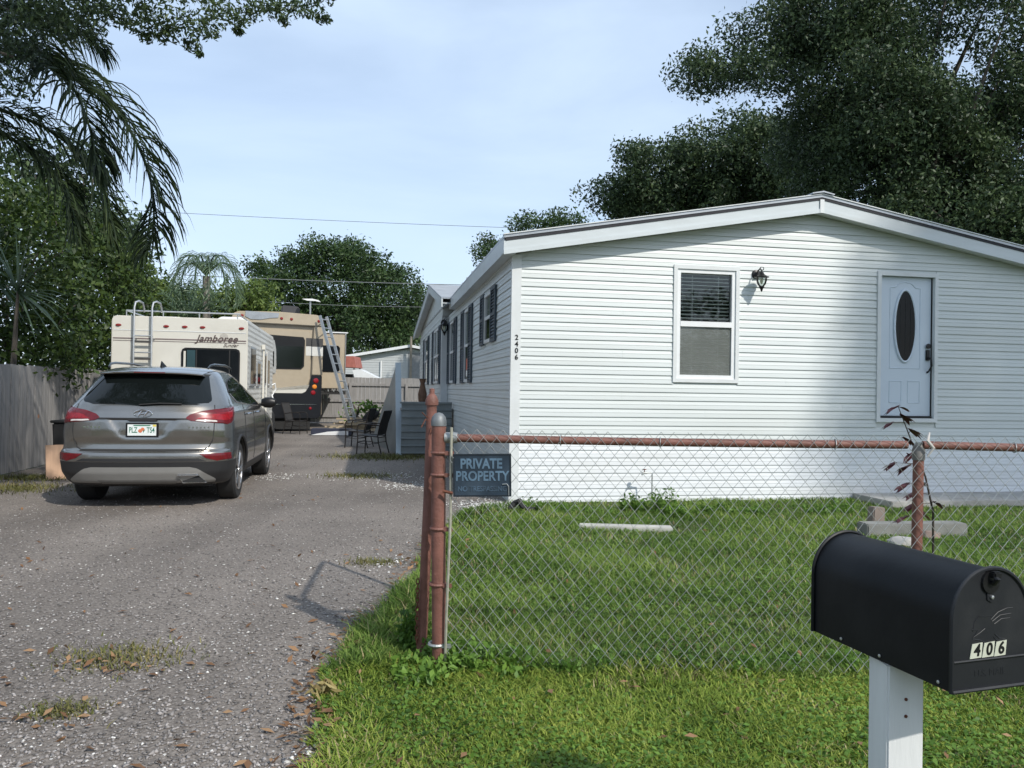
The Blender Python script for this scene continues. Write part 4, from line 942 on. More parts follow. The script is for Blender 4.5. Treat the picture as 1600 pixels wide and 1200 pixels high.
# bumper trims
patch('bumper_black_lower', [(-1.35, .545), (-.95, .545), (-.80, .53), (.80, .53), (.95, .545), (1.35, .545), (1.35, .275), (-1.35, .275)], bplast, wrap, 0.005, 12, 60)
patch('skid_plate', [(-.52, .488), (.52, .488), (.60, .47), (.80, .335), (.78, .300), (-.78, .300), (-.80, .335), (-.60, .47)], silver, wrap, 0.012, 12, 40, thick=0.02)
patch('skid_lower', [(-.46, .345), (.42, .345), (.36, .292), (-.42, .292)], mat('skid_plate_darker_grey', (0.20, 0.195, 0.185), 0.5, 0.3), wrap, 0.016, 4, 24, thick=0.01)  # lower skid insert in an even, darker grey
patch('bumper_gap', [(-.66, .668), (.66, .668), (.64, .690), (-.64, .690)], M['blackm'], rear, 0.004, 3, 30, thick=0.03)
patch('black_bumper_strip', [(-.62, .585), (.62, .585), (.70, .552), (-.70, .552)], bplast, wrap, 0.006, 4, 40)
ex = MB()
ex.add([(.40, yrear(.4, .35) - .03, .395), (.61, yrear(.6, .35) - .03, .395), (.685, yrear(.68, .33) - .02, .305), (.44, yrear(.44, .33) - .03, .305)] + [(.40, .30, .395), (.61, .30, .395), (.685, .30, .305), (.44, .30, .305)], [(0, 1, 5, 4), (1, 2, 6, 5), (2, 3, 7, 6), (3, 0, 4, 7)])
eo = ex.build('exhaust_tip', M['blackm'], car)
pp = [(.40, .395), (.61, .395), (.685, .305), (.44, .305)]
MB().tube([(x, yrear(x, z) - 0.032, z) for x, z in pp], 0.009, 6, closed=True).build('exhaust_trim', M['chrome'], eo, smooth=True)
MB().prism([(.41, .39), (.605, .39), (.675, .31), (.447, .31)], 'y', yrear(.5, .35) - 0.01, yrear(.5, .35) + 0.2).build('exhaust_hole', M['blackm'], eo)
# plate, emblem, lettering
py_ = yrear(0, 0.9) - 0.010
pl = MB().box((-0.172, py_ - 0.004, 0.825), (0.172, py_ + 0.02, 0.985)).build('licence_plate_frame', M['black'], car, bevel=0.003)
MB().box((-0.152, py_ - 0.0055, 0.842), (0.152, py_ - 0.0042, 0.968)).build('licence_plate', mat('plate_white', (0.72, 0.76, 0.74), 0.4, var=0.05, scale=20), pl)
pg = mat('plate_green', (0.015, 0.16, 0.09), 0.4)
text('plate_lettering', 'PLZ', 0.088, pg, pl, Matrix.Translation((-0.093, py_ - 0.007, 0.902)) @ UPR, 0.0004, sx=0.62, offset=0.001)
text('plate_lettering', 'TS4', 0.088, pg, pl, Matrix.Translation((0.093, py_ - 0.007, 0.902)) @ UPR, 0.0004, sx=0.62, offset=0.001)
for (x, z, r) in ((-0.018, 0.895, 0.022), (0.008, 0.915, 0.019)):
    MB().lathe([(0.0, -0.002), (r * 0.8, -0.0015), (r, 0.0)], 'y', 16, (x, py_ - 0.006, z)).build('plate_orange', mat('plate_orange', (0.62, 0.18, 0.08), 0.5), pl)
MB().prism([(0.012, 0.87), (0.032, 0.905), (0.02, 0.93), (-0.005, 0.93), (0.01, 0.91)], 'y', py_ - 0.0058, py_ - 0.0056).build('plate_leaf', pg, pl)
MB().box((0.115, py_ - 0.0075, 0.945), (0.150, py_ - 0.006, 0.966)).build('plate_sticker', mat('sticker_yellow', (0.7, 0.55, 0.08), 0.5), pl)
MB().box((-0.09, py_ - 0.0065, 0.950), (0.09, py_ - 0.0058, 0.962)).build('plate_header', pg, pl)
ez, ey = 1.088, yrear(0, 1.088) - 0.006
eo = MB().tube([(0.094 * math.cos(a), ey - 0.002 + 0.02 * (math.cos(a) ** 2) * 0.3, ez + 0.043 * math.sin(a)) for a in np.linspace(0, 2 * math.pi, 33)[:-1]], 0.007, 7, closed=True).build('emblem_ring', M['chrome'], car, smooth=True)
hb = MB()
hb.tube([(-0.052, ey - 0.003, ez - 0.028), (-0.030, ey - 0.005, ez + 0.0), (-0.012, ey - 0.003, ez + 0.032)], [0.006, 0.010, 0.006], 6)
hb.tube([(0.012, ey - 0.003, ez - 0.032), (0.030, ey - 0.005, ez + 0.0), (0.052, ey - 0.003, ez + 0.028)], [0.006, 0.010, 0.006], 6)
hb.tube([(-0.032, ey - 0.005, ez - 0.006), (0.0, ey - 0.006, ez + 0.002), (0.032, ey - 0.005, ez + 0.006)], [0.006, 0.008, 0.006], 6)
hb.build('emblem', M['chrome'], eo, smooth=True)
for (x0, n_, w) in ((-0.62, 5, 0.03), (0.50, 6, 0.028)):
    for k in range(n_):
        x = x0 + k * (w + 0.012); MB().obox((x, yrear(x, 0.935) - 0.004, 0.935), (w * 0.7, 0.004, 0.018)).build('badge_letter', M['chrome'], car)
# tailgate seams
for s in (-1, 1):
    path = [(s * .735, 1.19), (s * .75, 1.10), (s * .755, 1.0), (s * .755, .9), (s * .74, .78), (s * .70, .705), (s * .64, .678)]
    MB().tube([(x, yrear(x, z) - 0.001, z) for x, z in path], 0.0055, 6).build('tailgate_seam', M['blackm'], car)
# side glass, doors, handles
for s in (-1, 1):
    S = side(s)
    patch('quarter_window', [(.80, 1.33), (.98, 1.225), (1.30, 1.21), (1.30, 1.50), (1.05, 1.46)], cglass, S, 0.004, 12, 10)
    patch('rear_door_window', [(1.34, 1.205), (2.02, 1.165), (2.02, 1.535), (1.75, 1.535), (1.34, 1.505)], cglass, S, 0.004, 14, 12)
    patch('front_door_window', [(2.08, 1.16), (3.12, 1.13), (2.95, 1.20), (2.45, 1.49), (2.30, 1.53), (2.08, 1.537)], cglass, S, 0.004, 14, 12)
    MB().tube([S(y, z, 0.006) for y, z in ((.80, 1.325), (.98, 1.218), (1.3, 1.203), (2.0, 1.160), (2.6, 1.140), (3.15, 1.125))], 0.006, 6).build('chrome_strip', M['chrome'], car)
    MB().tube([S(y, z, 0.004) for y, z in ((.80, 1.34), (1.03, 1.468), (1.34, 1.515), (1.75, 1.545), (2.08, 1.548), (2.32, 1.538), (2.48, 1.495), (3.0, 1.19), (3.16, 1.13))], 0.008, 6).build('window_surround', bplast, car)
    for y0 in (1.32, 2.05, 3.18):
        zs_ = np.linspace(0.42, 1.19 if y0 < 3 else 1.11, 14)
        MB().tube([S(y0 + (0.10 * max(0, (0.8 - z) / 0.4) if y0 < 1.4 else 0), z, 0.0) for z in zs_], 0.0045, 5).build('door_seam', M['blackm'], car)
    for y0 in (1.50, 2.28):
        MB().tube([S(y0, 1.05, 0.004), S(y0 + .03, 1.055, .035), S(y0 + .17, 1.057, .035), S(y0 + .20, 1.055, .004)], 0.012, 7).build('door_handle', M['chrome'], car, smooth=True)
    patch('sill_trim', [(1.42, .40), (3.25, .40), (3.25, .275), (1.42, .275)], bplast, S, 0.006, 4, 20)
    for y in WY:
        rg = [(y + 0.425 * math.cos(a), 0.37 + 0.425 * math.sin(a)) for a in np.linspace(-0.2, math.pi + 0.2, 30)]
        MB().tube([S(yy, max(zz, 0.28), -0.004) for yy, zz in rg], 0.020, 6).build('arch_trim', bplast, car, smooth=True)
    mi = MB().lathe([(0.0, -0.09), (0.055, -0.085), (0.085, -0.04), (0.088, 0.03), (0.06, 0.08), (0.0, 0.095)], 'x', 14, (0, 0, 0)).build('wing_mirror', M['black'], car, smooth=True)
    mi.scale = (1.2, 0.75, 0.95); mi.location = (s * (xside(2.95, 1.14) + 0.13), 2.95, 1.175)
    MB().obox((s * (xside(2.95, 1.14) + 0.02), 2.97, 1.14), (0.12, 0.06, 0.04)).build('mirror_arm', bplast, car, bevel=0.01)
    MB().tube([(s * 0.565, .72, 1.628), (s * 0.575, .80, 1.665), (s * 0.585, 1.0, 1.682), (s * 0.585, 1.7, 1.69), (s * 0.57, 2.15, 1.668), (s * 0.56, 2.25, 1.61)], [.012, .016, .016, .016, .016, .010], 8).build('roof_rail', mat('roof_rail_metal', (0.10, 0.11, 0.12), 0.25, 0.8), car, smooth=True)
patch('windscreen', [(-.62, 1.16), (.62, 1.16), (.50, 1.52), (-.50, 1.52)], cglass, lambda a, z, o: (a, float(T_yf(z)) - float(T_F(z)) * (1 - (1 - (abs(a) / float(T_hw(z))) ** PW) ** (1 / PW)) + o, z), 0.004, 12, 16)
MB().add([(-0.012, 0.80, 1.635), (0.012, 0.80, 1.635), (0.026, 1.0, 1.640), (-0.026, 1.0, 1.640), (0, 0.80, 1.705), (0, 0.83, 1.715), (0, 0.98, 1.655)], [(0, 1, 4), (1, 2, 6, 5, 4), (0, 4, 5, 6, 3), (2, 3, 6), (0, 3, 2, 1)]).build('antenna_fin', M['black'], car)
# wheels
tp = [(.245, -.10), (.30, -.112), (.335, -.108), (.355, -.085), (.357, 0), (.355, .085), (.335, .108), (.30, .112), (.245, .10)]
rimm = mat('alloy_rim', (0.48, 0.48, 0.49), 0.25, 0.85, var=0.05)
for s in (-1, 1):
    for y in WY:
        w = MB().lathe(tp, 'x', 40, (0, 0, 0)).build('wheel', M['rubber'], car, smooth=True)
        w.location = (s * WX, y, 0.357)
        MB().lathe([(.25, s * .10), (.245, s * .112), (.225, s * .108), (.215, s * .06), (.21, s * -.02)], 'x', 36).build('rim', rimm, w, smooth=True)
        MB().lathe([(0.0, s * .01), (.21, s * .01), (.21, s * .018), (0, s * .018)], 'x', 30).build('brake_disc', M['blackm'], w)
        sk = MB()
        for k in range(5):
            for dlt in (-0.13, 0.13):
                a = 2 * math.pi * k / 5 + dlt; a2 = 2 * math.pi * k / 5 + dlt * 0.6
                sk.tube([(s * .085, .03 * math.cos(a), .03 * math.sin(a)), (s * .098, .13 * math.cos(a2), .13 * math.sin(a2)), (s * .095, .222 * math.cos(a), .222 * math.sin(a))], [0.020, 0.016, 0.018], 6)
        sk.lathe([(0.0, s * .09), (.045, s * .092), (.04, s * .108), (0, s * .11)], 'x', 14)
        sk.build('spokes', rimm, w, smooth=True)
MB().box((-0.72, 0.30, 0.24), (0.72, 4.3, 0.45)).build('underbody', M['blackm'], car)

# ---------------------------------------------------------------- cream motorhome behind the car
RVY = rad(12)
rv = thing('motorhome', 'cream motorhome lettered Jamboree with roof ladder, parked nose away behind the SUV', 'motorhome', (at(281, 600, 14.6).x, 14.6, 0), RVY)
RW, RT = 1.215, 2.71
def rr(hw, z0, z1, r, n=6):
    pts = [(-hw, z0), (hw, z0)]
    for i in range(n + 1): a = math.pi / 2 * i / n; pts.append((hw - r + r * math.cos(a), z1 - r + r * math.sin(a)))
    for i in range(n + 1): a = math.pi / 2 + math.pi / 2 * i / n; pts.append((-hw + r + r * math.cos(a), z1 - r + r * math.sin(a)))
    return pts
MB().prism(rr(RW, 0.55, RT, 0.10), 'y', 0.0, 0.05).build('rear_wall', M['cream'], rv, bevel=0.02)
MB().prism(rr(RW - 0.015, 0.60, RT - 0.01, 0.08), 'y', 0.051, 5.2).build('box_body', M['creamrib'], rv)
MB().prism([(5.201, 1.75), (6.25, 1.75), (6.45, 2.0), (6.3, 2.45), (5.8, 2.68), (5.201, 2.70)], 'x', -RW + 0.03, RW - 0.03).build('cab_over', M['creamrib'], rv, bevel=0.03)
MB().prism([(5.2, 0.5), (7.3, 0.5), (7.3, 1.05), (6.7, 1.2), (6.2, 1.75), (5.2, 1.75)], 'x', -0.98, 0.98).build('cab', M['cream'], rv, bevel=0.04)
ribs = MB()
for s in (-1, 1):
    for k in range(19):
        z = 0.72 + k * 0.105
        ribs.add([(s * (RW - 0.014), 0.06, z), (s * (RW - 0.014), 5.2, z), (s * (RW - 0.008), 5.2, z + 0.035), (s * (RW - 0.008), 0.06, z + 0.035), (s * (RW - 0.014), 5.2, z + 0.095), (s * (RW - 0.014), 0.06, z + 0.095)], [(0, 1, 2, 3), (3, 2, 4, 5)])
tag(ribs.build('side_ribs', M['creamrib'], rv), kind='stuff')
for z, h in ((2.435, 0.012), (2.275, 0.022), (2.238, 0.010)):
    MB().box((-RW + 0.03, -0.006, z), (RW - 0.03, -0.0005, z + h)).build('body_stripe', mat('mauve_stripe', (0.20, 0.155, 0.15), 0.4) if z < 2.4 else M['trim'], rv)
for x in (-1.13, -0.27, 0.07, 0.40, 1.13):
    ml = MB().lathe([(0.0, -0.022), (0.02, -0.02), (0.027, 0.0)], 'y', 14, (0, 0, 0)).build('marker_lamp', M['markred'], rv, smooth=True)
    ml.location = (x * 0.97, -0.001, 2.53); ml.scale = (2.0, 1, 1)
wn_ = MB().prism([(0.02 + x, z) for x, z in [(0, 1.35), (1.06, 1.35), (1.06, 2.05), (1.045, 2.105), (0.99, 2.135), (0.07, 2.135), (0.015, 2.105), (0, 2.05)]], 'y', -0.022, -0.001).build('rear_window', M['black'], rv)
MB().prism([(0.05, 1.38), (1.05, 1.38), (1.05, 2.05), (1.01, 2.10), (0.09, 2.10), (0.05, 2.05)], 'y', -0.025, -0.0225).build('pane', M['glass_dark'], wn_)
for x in (0.28, 0.88): MB().box((x, -0.028, 1.38), (x + 0.022, -0.0255, 2.10)).build('window_bar', M['blackm'], wn_)
MB().box((0.062, -0.0275, 1.39), (0.10, -0.0255, 2.07)).build('curtain_edge', M['cream'], wn_)
MB().box((0.12, -0.0275, 1.39), (0.27, -0.0255, 2.09)).build('curtain', mat('teal_curtain', (0.015, 0.05, 0.06), 0.6), wn_)
let = mat('brown_lettering', (0.085, 0.06, 0.055), 0.5)
text('lettering', 'Jamboree', 0.185, let, rv, Matrix.Translation((0.65, -0.008, 2.315)) @ UPR, 0.002, shear=0.35, offset=0.003, sx=1.0, space=1.05)
text('lettering', 'Sunder', 0.095, let, rv, Matrix.Translation((0.90, -0.008, 2.195)) @ UPR, 0.002, shear=0.5)
MB().lathe([(0.0, -0.003), (0.075, -0.003), (0.075, 0.0)], 'y', 24, (0.78, -0.002, 2.35)).build('sun_logo', mat('grey_sun_print', (0.40, 0.37, 0.33), 0.5, var=0.2, scale=20), rv)
for k in range(5): MB().box((0.72, -0.0075, 2.315 + k * 0.022), (0.84, -0.0055, 2.323 + k * 0.022)).build('logo_line', M['cream'], rv)
ld = MB().build('ladder', M['alu'], rv)
L = MB()
for x in (-0.80, -0.49):
    L.tube([(x, -0.10, 0.9), (x, -0.10, 2.86), (x + 0.015, -0.08, 2.96), (x + 0.06, -0.02, 2.99), (x + 0.11, 0.05, 2.96), (x + 0.125, 0.08, 2.86), (x + 0.125, 0.09, 2.79)], 0.018, 8)
bpy.data.objects.remove(ld); ld = L.build('ladder', M['alu'], rv, smooth=True)
for z in (1.12, 1.42, 1.72, 2.02, 2.33):
    MB().tube([(-0.82, -0.10, z), (-0.47, -0.10, z)], 0.014, 7).build('rung', M['alu'], ld, smooth=True)
for z in (1.90, 2.22):
    MB().box((-0.79, -0.105, z - 0.02), (-0.50, -0.09, z + 0.02)).build('step_plate', M['rvgrey'], ld)
for x in (-0.80, -0.49):
    MB().tube([(x, -0.10, 2.29), (x + 0.03, -0.05, 2.29), (x + 0.03, 0.0, 2.29)], 0.012, 6).build('stand_off', M['alu'], ld)
rk = MB()
for s in (-1, 1): rk.tube([(s * 1.0, 0.15, 2.82), (s * 1.0, 3.6, 2.82)], 0.014, 6)
rk.tube([(-1.0, 0.15, 2.82), (1.05, 0.15, 2.82)], 0.014, 6)
for x in (-1.0, -0.35, 0.3, 1.0):
    for y in (0.15, 3.6): rk.tube([(x, y, 2.69), (x, y, 2.82)], 0.012, 6)
rk.build('roof_rack', M['alu'], rv)
ac = MB().prism([(0.35, 2.71), (1.05, 2.71), (1.02, 2.83), (0.92, 2.885), (0.48, 2.885), (0.38, 2.83)], 'y', 1.6, 2.4).build('roof_vent', M['whitepl'], rv, bevel=0.015)
MB().box((0.43, 1.592, 2.75), (0.90, 1.599, 2.835)).build('vent_grille', M['rvgrey'], ac)
MB().prism([(-0.75, 2.71), (-0.15, 2.71), (-0.2, 2.79), (-0.7, 2.79)], 'y', 0.9, 1.5).build('roof_hatch', M['whitepl'], rv, bevel=0.01)
# right-hand side
for (y0, y1, z0, z1) in ((0.35, 1.25, 1.42, 2.22), (1.55, 2.15, 1.42, 1.96), (2.95, 3.35, 1.45, 2.18)):
    w = MB().box((RW - 0.01, y0, z0), (RW + 0.02, y1, z1)).build('side_window', M['alu'], rv, bevel=0.004)
    MB().box((RW + 0.0205, y0 + 0.05, z0 + 0.05), (RW + 0.024, (y0 + y1) / 2 - 0.02, z1 - 0.05)).build('pane', M['glass_dark'], w)
    MB().box((RW + 0.0205, (y0 + y1) / 2 + 0.02, z0 + 0.05), (RW + 0.024, y1 - 0.05, z1 - 0.05)).build('pane', M['glass_dark'], w)
dd_ = MB().box((RW - 0.01, 3.55, 0.62), (RW + 0.016, 4.25, 2.25)).build('side_door', M['creamrib'], rv)
MB().box((RW + 0.017, 3.7, 1.4), (RW + 0.022, 4.1, 2.05)).build('pane', M['glass_dark'], dd_)
MB().box((RW - 0.03, 5.0, 1.95), (RW - 0.018, 5.6, 2.35)).build('cab_over_window', M['glass_dark'], rv)
aw = MB()
aw.tube([(RW + 0.03, 2.55, 0.9), (RW + 0.03, 2.55, 2.3)], 0.016, 8); aw.tube([(RW + 0.045, 2.55, 0.95), (RW + 0.045, 2.55, 2.25)], 0.014, 6); aw.box((RW, 2.5, 2.25), (RW + 0.07, 2.6, 2.36))
aw.build('awning_arm', M['cream'], rv)
hs = MB().tube([(RW + 0.05, 4.35, 1.45 + 0.0), (RW + 0.12, 4.4, 1.5), (RW + 0.14, 4.45, 1.35), (RW + 0.06, 4.4, 1.2), (RW + 0.10, 4.35, 1.05), (RW + 0.04, 4.3, 0.9)], 0.018, 7).build('coiled_hose', M['whitepl'], rv, smooth=True)
MB().box((-1.2, -0.12, 0.42), (1.2, -0.02, 0.56)).build('bumper', M['chrome'], rv, bevel=0.01)
for x in (-1.08, 1.08): MB().box((x - 0.07, -0.02, 0.72), (x + 0.07, -0.001, 0.98)).build('tail_lamp', M['red'], rv)
for s in (-1, 1):
    for y in (1.6, 6.4):
        w = MB().lathe([(.2, -.12), (.33, -.125), (.37, -.1), (.37, .1), (.33, .125), (.2, .12)], 'x', 24).build('wheel', M['rubber'], rv, smooth=True); w.location = (s * (RW - 0.2), y, 0.37)
MB().box((-1.1, 0.1, 0.35), (1.1, 5.1, 0.62)).build('chassis', M['blackm'], rv)

# ---------------------------------------------------------------- tan and black motor coach further back
R2Y = rad(19)
corner = at(503, 610, 24.6)
r2 = thing('motor_coach', 'tall tan and black motor coach with slide-out room, behind the cream motorhome', 'motor coach', (corner.x, corner.y, 0), R2Y)
# local x: 0 = right rear corner, negative to the left
TW, TH = 2.75, 3.72
def r2x(x): return x
base = [(-TW, 0.55), (0, 0.55), (0, TH - 0.18), (-0.05, TH - 0.06), (-0.2, TH), (-TW / 2, TH + 0.05), (-TW + 0.2, TH + 0.02), (-TW + 0.05, TH - 0.05), (-TW, TH - 0.18)]
MB().prism(base, 'y', 0.06, 8.5).build('coach_body', M['tan'], r2)
MB().prism([(-TW, 3.40), (-0.02, 3.36), (0, TH - 0.18), (-0.05, TH - 0.06), (-0.2, TH), (-TW / 2, TH + 0.05), (-TW + 0.2, TH + 0.02), (-TW + 0.05, TH - 0.05), (-TW, TH - 0.18)], 'y', -0.09, 0.059).build('roof_cap', M['tan'], r2, bevel=0.02)
MB().prism([(-0.33, 1.80), (0, 1.80), (0, 3.355), (-0.28, 3.36)], 'y', -0.06, 0.059).build('corner_column', M['tan'], r2, bevel=0.02)
MB().prism([(-TW, 1.35), (-0.65, 1.35), (-0.48, 1.42), (-0.40, 1.6), (-0.335, 3.20), (-TW, 3.20)], 'y', 0.0, 0.059).build('rear_panel', M['tan'], r2, bevel=0.015)
MB().prism([(-TW, 1.22), (-0.62, 1.22), (-0.45, 1.30), (-0.36, 1.5), (-0.34, 1.36), (-0.6, 1.345), (-TW, 1.345)], 'y', -0.03, 0.05).build('panel_lip', M['cream'], r2)
MB().prism([(-TW, 0.42), (-0.12, 0.42), (-0.02, 0.55), (-0.012, 1.795), (-0.33, 1.795), (-0.40, 1.45), (-0.55, 1.22), (-TW, 1.215)], 'y', -0.07, 0.058).build('black_lower_rear', M['rvblack'], r2, bevel=0.02)
MB().box((-TW, -0.078, 0.86), (-0.15, -0.0705, 0.875)).build('chrome_line', M['chrome'], r2)
for z0, z1, m_ in ((2.72, 2.98, M['rvgrey']), (2.42, 2.715, M['creamrib'])):
    MB().box((-0.52, -0.006, z0), (-0.335, 0.05, z1)).build('paint_stripe', m_, r2); MB().box((-0.332, -0.066, z0 - 0.01), (0.004, 0.05, z1 - 0.01)).build('paint_stripe', m_, r2)
w = MB().prism([(-1.75, 1.98), (-0.66, 1.98), (-0.57, 2.07), (-0.55, 2.9), (-0.60, 3.0), (-1.75, 3.05)], 'y', -0.02, -0.001).build('rear_window', M['black'], r2)
MB().prism([(-1.70, 2.02), (-0.69, 2.02), (-0.61, 2.10), (-0.60, 2.70), (-1.70, 2.70)], 'y', -0.026, -0.0205).build('pane', glassy('green_tinted_glass', (0.010, 0.014, 0.012), 0.05), w)
for x, z, m_, r_ in ((-0.20, 1.62, M['redbright'], .085), (-0.24, 1.43, M['amber'], .075), (-0.28, 1.24, M['redbright'], .075), (-0.36, 0.74, M['redbright'], .05)):
    MB().lathe([(0.0, -0.03), (r_ * 0.7, -0.025), (r_, 0.0), (r_, 0.01)], 'y', 18, (x, -0.072, z)).build('tail_lamp', m_, r2, smooth=True)
for x, z in ((-2.45, 3.60), (-1.28, 3.56), (-0.98, 3.55), (-0.14, 3.52)):
    MB().lathe([(0.0, -0.03), (0.035, -0.025), (0.05, 0.0)], 'y', 14, (x, -0.088, z)).build('marker_lamp', M['markred'], r2, smooth=True)
tarp = [(-2.35, 3.75), (-1.35, 3.72), (-1.38, 3.58), (-1.62, 3.56), (-1.9, 3.50), (-2.2, 3.50), (-2.36, 3.58)]
MB().prism(tarp, 'y', -0.112, -0.092).build('torn_grey_tarp', mat('grey_tarp', (0.30, 0.33, 0.36), 0.6, var=0.15, bump=0.4, bscale=8), r2)
MB().prism([(-1.25, TH + 0.04), (-0.62, TH + 0.02), (-0.66, TH + 0.34), (-0.75, TH + 0.38), (-1.22, TH + 0.39)], 'y', 1.2, 2.2).build('air_conditioner', mat('charcoal_plastic', (0.04, 0.04, 0.045), 0.5), r2, bevel=0.03)
an = MB().tube([(-0.35, 0.8, TH - 0.1), (-0.35, 0.8, TH + 0.52)], 0.028, 8).build('antenna_mast', M['alu'], r2)
MB().add([(-0.62, 0.7, TH + 0.58), (-0.45, 0.7, TH + 0.53), (-0.2, 0.7, TH + 0.53), (-0.02, 0.7, TH + 0.50), (-0.1, 0.7, TH + 0.56), (-0.3, 0.7, TH + 0.60), (-0.62, 0.9, TH + 0.60), (-0.45, 0.9, TH + 0.55), (-0.2, 0.9, TH + 0.55), (-0.02, 0.9, TH + 0.52), (-0.1, 0.9, TH + 0.58), (-0.3, 0.9, TH + 0.62)],
         [(0, 1, 2, 3, 4, 5), (11, 10, 9, 8, 7, 6), (0, 6, 7, 1), (1, 7, 8, 2), (2, 8, 9, 3), (3, 9, 10, 4), (4, 10, 11, 5), (5, 11, 6, 0)]).build('antenna_wing', M['whitepl'], an)
# slide-out room on the right side
so = MB().box((0.01, 1.6, 1.38), (0.92, 5.5, 3.28)).build('slide_out', M['tan'], r2, bevel=0.02)
MB().box((0.0, 1.55, 3.285), (0.98, 5.5, 3.32)).build('slide_roof', M['whitepl'], so)
MB().prism([(0.07, 1.95), (0.66, 1.95), (0.72, 2.02), (0.72, 2.78), (0.66, 2.85), (0.07, 2.85), (0.02, 2.78), (0.02, 2.02)], 'y', 1.575, 1.598).build('slide_window', M['glass_dark'], so)
MB().tube([(0.90, 1.58, 1.4), (0.91, 1.58, 3.3)], 0.02, 6).build('slide_trim', M['alu'], so)
MB().box((0.0, 1.7, 1.18), (0.95, 5.4, 1.30)).build('slide_rail', M['blackm'], so)
for k in range(7): MB().box((0.25 + k * 0.09, 1.66, 1.28), (0.29 + k * 0.09, 1.70, 1.42)).build('slide_seal', M['galv'] if k % 2 else M['blackm'], so)
MB().box((-TW + 0.2, 0.3, 0.16), (-0.75, 8.0, 0.60)).build('chassis', M['blackm'], r2)  # chassis box reaches low to keep the space under the coach dark
MB().box((-TW + 0.1, 0.05, 0.08), (-0.35, 0.12, 0.45)).build('under_coach_dark_sheet', M['rubber'], r2)  # full-width black sheet added in place of the shade under the coach
for x in (-0.35, 0.0 - TW + 0.35):
    for y in (3.0, 3.9):
        w = MB().lathe([(.25, -.14), (.43, -.14), (.47, -.1), (.47, .1), (.43, .14), (.25, .14)], 'x', 26).build('wheel', M['rubber'], r2, smooth=True); w.location = (x, y, 0.47)
        MB().lathe([(.0, .08), (.12, .09), (.24, .11), (.25, .145)], 'x', 20).build('hub', M['chrome'], w, smooth=True)
# aluminium extension ladder leaning on the coach
p0 = at(551, 660, 24.0); p1 = at(505, 494, 24.45)
ldr = thing('extension_ladder', 'long aluminium ladder leaning against the corner of the tan motor coach', 'ladder', (p0.x, p0.y, 0))
q1 = Vector((p1.x - p0.x, p1.y - p0.y, p1.z)); q0 = Vector((0, 0, p0.z))
sd = Vector((0.985, 0.17, 0)); hwd = 0.20
# the ladder is turned so that it is seen partly from its side
sd = Vector((0.30, 0.95, 0)).normalized()
for s in (-1, 1):
    r_ = MB(); d_ = (q1 - q0).normalized(); nrm_ = d_.cross(sd).normalized()
    c0, c1 = q0 + sd * hwd * s, q1 + sd * hwd * s
    vv = []
    for c in (c0, c1):
        for a, b_ in ((-.016, -.045), (.016, -.045), (.016, .045), (-.016, .045)): vv.append(c + sd * a + nrm_ * b_)
    r_.add(vv, [(0, 3, 2, 1), (4, 5, 6, 7), (0, 1, 5, 4), (1, 2, 6, 5), (2, 3, 7, 6), (3, 0, 4, 7)]); r_.build('stile', M['alu'], ldr)
n_ = 12
for k in range(n_):
    c = q0.lerp(q1, (k + 0.6) / n_); MB().tube([c - sd * (hwd + .02), c + sd * (hwd + .02)], 0.018, 8).build('rung', M['alu'], ldr)
# ---------------------------------------------------------------- weathered board fence on the left
bf = thing('board_fence', 'weathered grey vertical board fence along the left of the driveway', 'fence', lot(-7.25, 0), YAW)
bw = 0.145; protos = []
for k in range(5):
    h = 1.70 + random.uniform(-0.008, 0.008); c = random.uniform(-0.008, 0.008)
    protos.append(MB().add([(-0.011, 0.003, 0.02), (0.011, 0.003, 0.02), (0.011, bw - 0.008, 0.02), (-0.011, bw - 0.008, 0.02), (-0.011, 0.003 + c, h), (0.011, 0.003 + c, h), (0.011, bw - 0.008 + c, h - 0.006), (-0.011, bw - 0.008 + c, h - 0.006)],
                           [(0, 3, 2, 1), (4, 5, 6, 7), (0, 1, 5, 4), (1, 2, 6, 5), (2, 3, 7, 6), (3, 0, 4, 7)]).build('fence_board', M['greyboard'], bf))
for i in range(126):
    v_ = -3.13 + i * bw; src = protos[i % 5]
    if i < 5: o = src
    else: o = share(src, 'fence_board', bf)
    o.location = (random.uniform(-0.006, 0.006), v_, random.uniform(-0.006, 0.006)); o.rotation_euler = (random.uniform(-0.004, 0.004), random.uniform(-0.004, 0.004), random.uniform(-0.03, 0.03))
for z in (0.35, 1.35): MB().box((-0.06, -3.13, z), (-0.02, -3.13 + 126 * bw, z + 0.09)).build('fence_rail', M['greyboard'], bf)
for i in range(9): MB().box((-0.15, -2.9 + i * 2.2, -0.1), (-0.061, -2.81 + i * 2.2, 1.68)).build('fence_post', M['greyboard'], bf)
MB().lathe([(0, 0.0), (0.04, 0.0), (0.035, 0.004), (0, 0.005)], 'x', 9, (0.012, 4.55, 0.86)).build('knot_patch', mat('bare_wood_knot', (0.36, 0.17, 0.09), 0.8), bf)
# plywood offcut and bin
a = onground(84, 731)
o = MB().obox((0, 0, 0.25), (0.02, 0.42, 0.52)).build('plywood_board', M['ply'], None); v0 = lot(-7.02, 4.3)
p = at(98, 704, 11.4); o.location = (p.x, 11.4, 0.0); o.rotation_euler = (0, rad(-9), YAW - rad(58)); tag(o, 'square piece of raw plywood leaning on the grey board fence', 'plywood')
bn = thing('storage_bin', 'small black plastic bin half hidden behind the left side of the SUV', 'bin', (at(113, 690, 12.2).x, 12.2, 0), YAW)
MB().prism([(-0.19, 0.0), (0.19, 0.0), (0.23, 0.80), (-0.23, 0.80)], 'y', -0.2, 0.2).build('bin_body', M['blackm'], bn, bevel=0.02)
MB().box((-0.25, -0.23, 0.80), (0.25, 0.23, 0.84)).build('bin_lid', M['blackm'], bn, bevel=0.01)

